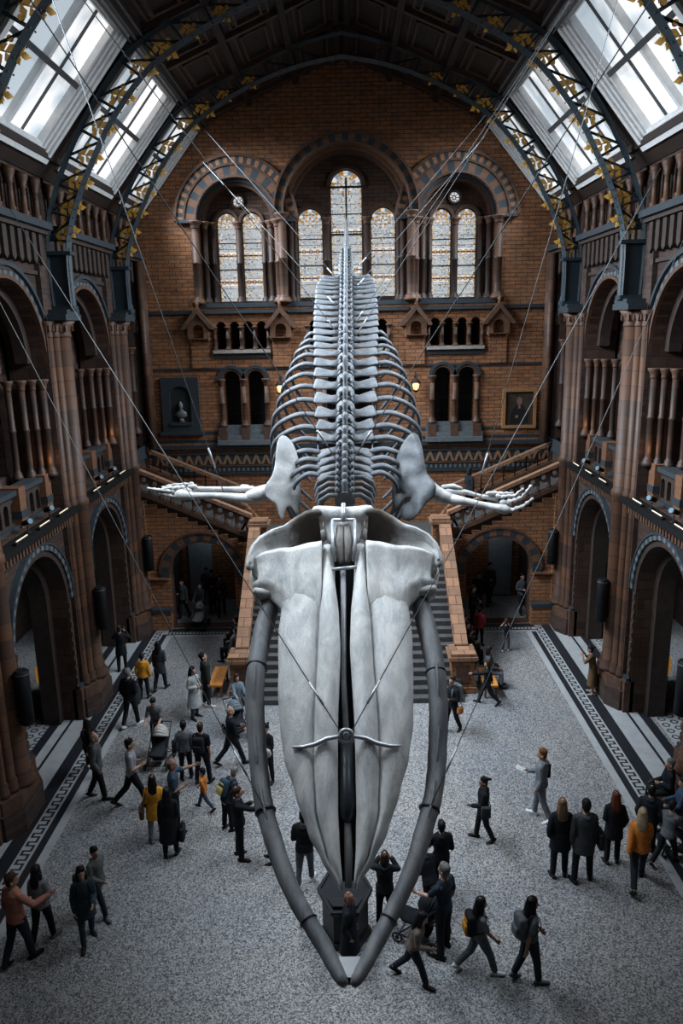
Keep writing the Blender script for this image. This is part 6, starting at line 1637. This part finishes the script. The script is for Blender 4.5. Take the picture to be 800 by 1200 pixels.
p = put(358,1036,950, -8, 'in a black jacket and faded jeans under the snout', top=('jacket',BLK), arms=('bent','bent'), hair=('short','black'), trou=(.07,.085,.10), shoe=WHT, legs='small')
# ---- lower middle and right
p = put(451,1083,998, -6, 'in a black hooded top photographing beside the black display stand', top=('hoodie',(.014,.016,.02)), arms=('face','face'), hair=('bob','brown'), fem=True)
p = put(410,1132,1046, -105, 'bald, in a long dark coat standing inside the V of the jaw tips', top=('long',(.012,.015,.02)), arms=('pocket','pocket'), hair=('bald','ginger'), skin='tan')
p = put(519,1115,1007, 48, 'in a navy t-shirt reaching for a pram right of the jaw', top=('tee',(.02,.035,.052)), arms=('relaxed','fwd'), hair=('short','grey'), legs='wide', trou=(.014,.016,.02))
q = on_floor(494,1100); pram((q.x, q.y, 0), 60, 'black pram beside the visitor in the navy t-shirt', (.012,.013,.016), (.014,.015,.018))
p = put(484,1150,1065, -105, 'in a taupe sweater with long black hair walking right of the jaw tip', top=('sweater',(.15,.125,.11)), arms=('hold','swingb'), hair=('long','black'), fem=True, legs='stride', lean=14, trou=(.018,.022,.03))
p = put(516,1046,962, 8, 'in a black jacket partly hidden by the right jaw', top=('jacket',BLK), arms=('bent','phone'), hair=('short','black'))
p = put(503,1072,1000, 30, 'in dark clothes crouched over behind the right jaw', top=('jacket',(.012,.014,.018)), arms=('hold','hold'), hair=('beanie',BLK), lean=25, legs='small')
p = put(561,1140,1049, -82, 'in a grey t-shirt and grey jeans walking with an orange-trimmed backpack', top=('tee',(.15,.165,.18)), arms=('swingf','swingb'), hair=('long','black'), fem=True, legs='stride', trou=(.085,.10,.115), shoe=WHT, skin='tan')
backpack(p, 'black backpack with orange trim on the walker in grey', (.014,.015,.018), (.55,.24,.03))
p = put(619,1149,1051, -78, 'in a slate t-shirt and dark trousers walking last in the lower right', top=('tee',(.10,.115,.13)), arms=('swingb','swingf'), hair=('long','black'), fem=True, legs='small', trou=(.02,.028,.036), shoe=(.08,.085,.09), skin='tan')
backpack(p, 'plain grey backpack on the last walker in the lower right', (.10,.11,.12))
p = put(592,763,727, -5, 'small, in a black top and grey trousers by the right passage arch', child=1.2, top=('tee',BLK), arms=('face','face'), hair=('short','brown'), legs='wide', trou=(.07,.075,.08), shoe=WHT)
p = put(570,825,772, 82, 'young, in black walking left with one arm stretched out', top=('sweater',BLK), arms=('swingb','point'), hair=('bob','brown'), legs='stride', hmin=1.4, hmax=1.55)
p = put(529,857,792, 130, 'in black behind the right jaw with an orange bag', top=('jacket',(.014,.016,.02)), arms=('face','bent'), hair=('short','brown'), legs='small')
backpack(p, 'grey backpack on the visitor in black behind the right jaw', (.14,.155,.17))
handbag(p, -1, 'orange bag carried behind the right jaw', (.42,.16,.05), z=.8, w=.2, h=.2, shoulder=False)
p = put(632,959,877, 68, 'ginger-haired, in a grey hooded top reading a paper', top=('hoodie',(.15,.165,.18)), arms=('hold','relaxed'), hair=('short','ginger'), legs='small', trou=(.16,.175,.20), shoe=(.6,.6,.6))
handbag(p, 1, 'black bag carried by the ginger-haired visitor', BLK, z=1.08, w=.28, h=.34)
t = worn(p, 'leaflet', 'pale paper leaflet in the hand of the ginger-haired visitor', 'paper'); m = MB(); m.obox(p['hand'][1]+Vector((0,.1,.03)), (.2,.28,.008), Matrix.Rotation(.3,3,'X'), 0, .002); build_local(m, 'sheet', [cloth((.45,.47,.48))], t)
p = put(565,984,910, 88, 'in black with a shoulder bag looking at a phone, alone right of the jaw', top=('jacket',BLK), arms=('down','hold'), hair=('bun','black'), legs='small', skin='tan')
handbag(p, -1, 'dark shoulder bag on the lone visitor in black', (.03,.034,.04), z=1.0, w=.24, h=.3)
p = put(654,1026,936, -3, 'in a black coat with light brown hair, leftmost of the four seen from behind', top=('coat',BLK), arms=('bent','pocket'), hair=('long','light'), fem=True)
p = put(681,1031,935, 0, 'in a dark grey coat and black hat among those seen from behind', top=('coat',(.05,.055,.06)), arms=('down','down'), hair=('beanie',(.008,.008,.009)), legs='wide')
handbag(p, 1, 'black shoulder bag on the visitor in the dark grey coat', (.014,.016,.018), z=.95, w=.34, h=.34)
p = put(716,1010,928, -4, 'in a black coat with auburn hair, right of the dark grey coat', top=('coat',(.011,.013,.016)), arms=('pocket','bent'), hair=('long',(.09,.028,.018)), fem=True)
p = put(746,1036,945, -15, 'in an orange jacket with long fair hair walking away', top=('jacket',ORG), arms=('swingf','swingb'), hair=('long','blond'), fem=True, legs='stride', trou=(.022,.024,.03))
p = put(757,1000,920, -25, 'in a dark jacket with a pale collar behind the orange jacket', top=('jacket',(.016,.02,.026)), arms=('pocket','pocket'), hair=('short','black'), legs='small')
p = put(779,1012,940, -55, 'in a grey jacket pushing the pram at the right edge', top=('jacket',(.11,.12,.13)), arms=('fwd','fwd'), hair=('short','black'), legs='stride', lean=8)
q = on_floor(803,1012); pram((q.x+.1, q.y+.15, 0), -55, 'dark pram at the right edge of the hall', (.02,.024,.03), (.016,.02,.026))
bench(7.75, 15.9, 1.5, 'brown bench against the near right pier')
p = person((7.5, 15.55, 0), 1.7, 75, 'person in a blue jacket seated on the bench at the right edge', top=('jacket',(.03,.055,.09)), legs='sit', arms=('lap','lap'), hair=('short','black'), seat=.46, trou=(.018,.02,.026))
p = person((7.5, 16.3, 0), 1.74, 80, 'person in black seated far along the bench at the right edge', top=('jacket',BLK), legs='sit', arms=('lap','bent'), hair=('short','grey'), seat=.46)
p = put(693,813,757, 62, 'in a black and tan patterned dress leaning beside the right pier', top=('dress',(.10,.06,.03)), arms=('face','face'), hair=('bun','black'), fem=True, shoe=(.25,.2,.17), lean=10, trou=None, skin='tan')
# ---- at the foot of the staircase
bench(-4.35, 23.05, 1.4, 'bright orange-brown bench beside the left newel of the staircase')
bench(4.35, 22.7, 1.3, 'brown bench beside the right newel of the staircase')
bench(-4.05, 25.4, 1.6, 'long bench along the left parapet of the staircase'); bench(4.02, 25.4, 2.6, 'long bench along the right parapet of the staircase')
person((-4.15, 25.0, 0), 1.76, 60, 'person with grey sleeves lounging on the bench along the left parapet', top=('sweater',(.12,.14,.155)), legs='sit', arms=('lap','relaxed'), hair=('short','brown'), seat=.46, lean=-14)
person((-4.15, 25.9, 0), 1.76, 70, 'person in black seated at the far end of the left parapet bench', top=('jacket',BLK), legs='sit', arms=('lap','lap'), hair=('short','black'), seat=.46)
p = put(280,846,797, -150, 'in pale blue beside a pram at the left newel', top=('sweater',(.14,.18,.22)), arms=('fwd','fwd'), hair=('bob','brown'), fem=True)
q = on_floor(279,862); pram((q.x, q.y, 0), -150, 'dark pram near the left newel, partly behind the jaw', (.018,.02,.024), (.12,.15,.18))
for (x, y, rz, tc, hc, lb) in ((4.04,24.5,-70,BLK,'black','person in black seated nearest on the right parapet bench'), (4.04,25.15,-95,(.02,.024,.03),'brown','person in dark grey seated second on the right parapet bench'), (4.04,25.8,-60,(.012,.016,.024),'black','person in navy seated third on the right parapet bench'), (4.04,26.4,-80,(.016,.016,.018),'grey','person in charcoal seated last on the right parapet bench')):
    person((x, y, 0), 1.72, rz, lb, top=('jacket',tc), legs='sit', arms=('lap','bent'), hair=('short',hc), seat=.46)
person((4.42, 22.95, 0), 1.72, -100, 'person in a patterned grey top seated on the bench by the right newel', top=('sweater',(.05,.055,.065)), legs='sit', arms=('lap','lap'), hair=('bob','black'), seat=.46, trou=(.10,.11,.125), fem=True)
put(561,757,721, -30, 'in a red jacket standing beside the right parapet bench', top=('jacket',(.26,.03,.035)), arms=('bent','down'), hair=('short','black'), hmin=1.5)
put(553,738,686, -100, 'tall, in black standing behind the red jacket', top=('jacket',BLK), arms=('bent','bent'), hair=('short','brown'), hmax=1.85)
# ---- inside the passages and on the stairs
put(236,726,683, 175, 'in dark clothes pushing a pram out of the left passage', top=('jacket',CHAR), arms=('fwd','fwd'), hair=('short','black'), hmax=1.75)
q = on_floor(236,731); pram((q.x, q.y-.45, 0), 175, 'pram with pale sides coming out of the left passage', (.16,.16,.165), (.1,.1,.105))
for fx, Y, hz, rz, tc, lb in ((214,29.4,1.68,150,(.05,.055,.06),'person in mid grey at the left of the left passage'), (249,30.2,1.78,200,(.02,.022,.026),'tall person in black in the middle of the left passage'), (259,29.6,1.74,190,CHAR,'person in charcoal at the right of the left passage'), (243,30.9,1.66,170,(.03,.036,.045),'person in navy deepest in the left passage'),
        (560,29.6,1.7,160,BLK,'person in black at the left of the right passage'), (573,30.4,1.84,190,(.03,.034,.04),'tall person in dark grey in the middle of the right passage'), (611,29.3,1.72,200,(.07,.075,.085),'person in a grey jacket at the right of the right passage')):
    a = at_y(fx, 700, Y); person((a.x, Y, 0), hz, rz, lb, top=('jacket',tc), arms=('bent','down'), hair=('short','black'), legs='small')
a = at_y(546, 552, 30.5)
k = int((a.x-3.55)/.38)
person((3.55+(k+.5)*.38, 30.5, LZ+(k+1)*.173), 1.76, -60, 'person in a dark hooded coat climbing the right flight of stairs', top=('coat',(.014,.018,.024)), arms=('down','bent'), hair=('hood',(.014,.018,.024)), legs='stand')
# ---- black display stand under the snout
a = on_floor(405, 1108)
st = thing('display_stand', 'black six-sided display stand under the tip of the snout', 'stand', (a.x, a.y+.3, 0))
m = MB(); hexa = lambda r, w=1.0: [(a.x+r*w*math.cos(PI*k/3), a.y+.3+r*math.sin(PI*k/3)) for k in range(6)]
m.prism(hexa(.5), lambda x, y, d: (x, y, d), 0, .12, 0); m.prism(hexa(.44), lambda x, y, d: (x, y, d), .12, .95, 0); build_local_ = m.build('plinth', [mat('stand_black', (.008,.009,.011), .4)], st)
m = MB(); m.prism(hexa(.53), lambda x, y, d: (x, y, d+(y-a.y-.3)*.35), .95, 1.0, 0); m.build('sloping_top', [mat('stand_top', (.012,.013,.016), .25)], st)
m = MB(); m.arch(lambda x, y, d: (x, y, d), a.x, a.y+.3, .47, .53, 1.0, 1.03, 6, (0,), 0, 2*PI); o = m.build('rim', [M_black], st)
for v in o.data.vertices: v.co.z += (v.co.y)*.35
# amber lamps glimpsed low inside the side arches
for sgn, px, py in ((-1, 42, 806), (1, 779, 805)):
    y = 21.35
    t = thing('amber_wall_lamp', 'small amber wall lamp low inside the %s arcade' % ('left' if sgn < 0 else 'right'), 'lamp', (sgn*9.45, y, 1.2), 0, 'amber lamps of the arcades')
    m = MB(); m.box(min(sgn*9.33,sgn*9.53), max(sgn*9.33,sgn*9.53), y-.03, y+.08, 1.1, 1.2, 0); m.build('bracket', [M_black], t)
    m = MB(); m.lathe([(.05,0),(.09,.05),(.1,.5),(.05,.56)], (sgn*9.43, y-.08, 1.15), 10, 0); m.build('shade', [mat('amber_shade', (.5,.2,.03), .4, emit=(1,.42,.06), estr=.5)], t)
# bake the remeshed bodies and garments
dg = bpy.context.evaluated_depsgraph_get()
baked = []
for o in dict.fromkeys(PENDING):
    baked.append((o, bpy.data.meshes.new_from_object(o.evaluated_get(dg), preserve_all_data_layers=False, depsgraph=dg)))
for o, me in baked:
    o.modifiers.clear(); me.name = o.name; o.data = me
    me.polygons.foreach_set('use_smooth', [True]*len(me.polygons))
for P, eyes, mouth, r in FACE:
    me = P.data
    if len(me.materials) < 3: continue
    n = len(me.polygons); co = [0.0]*(3*n); me.polygons.foreach_get('center', co); idx = [0]*n
    for i in range(n):
        c = Vector(co[3*i:3*i+3])
        if c.z < mouth.z-.1: continue
        if min((c-e).length for e in eyes) < r*1.15: idx[i] = 1
        elif (Vector((c.x, c.y, c.z*1.6))-Vector((mouth.x, mouth.y, mouth.z*1.6))).length < r*1.9: idx[i] = 2
    me.polygons.foreach_set('material_index', idx)
# ================================================================ light
wd = bpy.data.worlds.new('sky'); SC.world = wd; wd.use_nodes = True
wd.node_tree.nodes['Background'].inputs['Color'].default_value = (.45,.62,.80,1)
wd.node_tree.nodes['Background'].inputs['Strength'].default_value = .035
def daylight(name, sgn, y0, y1, power, col=(.80,.905,1.0), spread=150):
    l = bpy.data.lights.new(name, 'AREA'); l.shape = 'RECTANGLE'; l.size = y1-y0; l.size_y = 3.2; l.energy = power; l.color = col; l.spread = R(spread)
    o = bpy.data.objects.new(name, l); COL.objects.link(o)
    c = SA+SU*(SL/2)-SN*.12
    o.location = (sgn*c.x, (y0+y1)/2, c.z)
    zx = Vector((sgn*SN.x, 0, SN.z)); xx = Vector((0, 1, 0)); yx = zx.cross(xx)
    o.matrix_world = Matrix.Translation(o.location) @ Matrix((xx, yx, zx)).transposed().to_4x4()
    return o
for sgn in (-1, 1):
    for i, (y0, y1) in enumerate(BAYS):
        daylight('daylight', sgn, y0+.6, y1-.6, [30, 100, 1450, 2250, 1850, 1050][i]*(1.35 if sgn < 0 else .72), spread=96)
for sgn in (-1, 1):
    for i in range(3):
        yc = (PY[i]+PY[i+1])/2
        for dy in (-1.5, 1.5):
            l = bpy.data.lights.new('gallery_lamp', 'POINT'); l.energy = 11; l.color = (1, .50, .16); l.shadow_soft_size = .12
            o = bpy.data.objects.new('gallery_lamp', l); COL.objects.link(o); o.location = (sgn*8.3, yc+dy*1.2, 7.95)
for sgn in (-1, 1):
    l = bpy.data.lights.new('passage_fill', 'POINT'); l.energy = 22; l.color = (.75,.88,1); l.shadow_soft_size = .2  # fill light added to brighten the passage interior
    o = bpy.data.objects.new('passage_fill', l); COL.objects.link(o); o.location = (sgn*5.9, 30.6, 3.3)
SC.view_settings.view_transform = 'Standard'; SC.view_settings.look = 'None'; SC.view_settings.gamma = 1; SC.view_settings.use_curve_mapping = False
SC.view_settings.exposure = -1.28
SC.cycles.use_denoising = True
SC.cycles.max_bounces = 6; SC.cycles.diffuse_bounces = 3
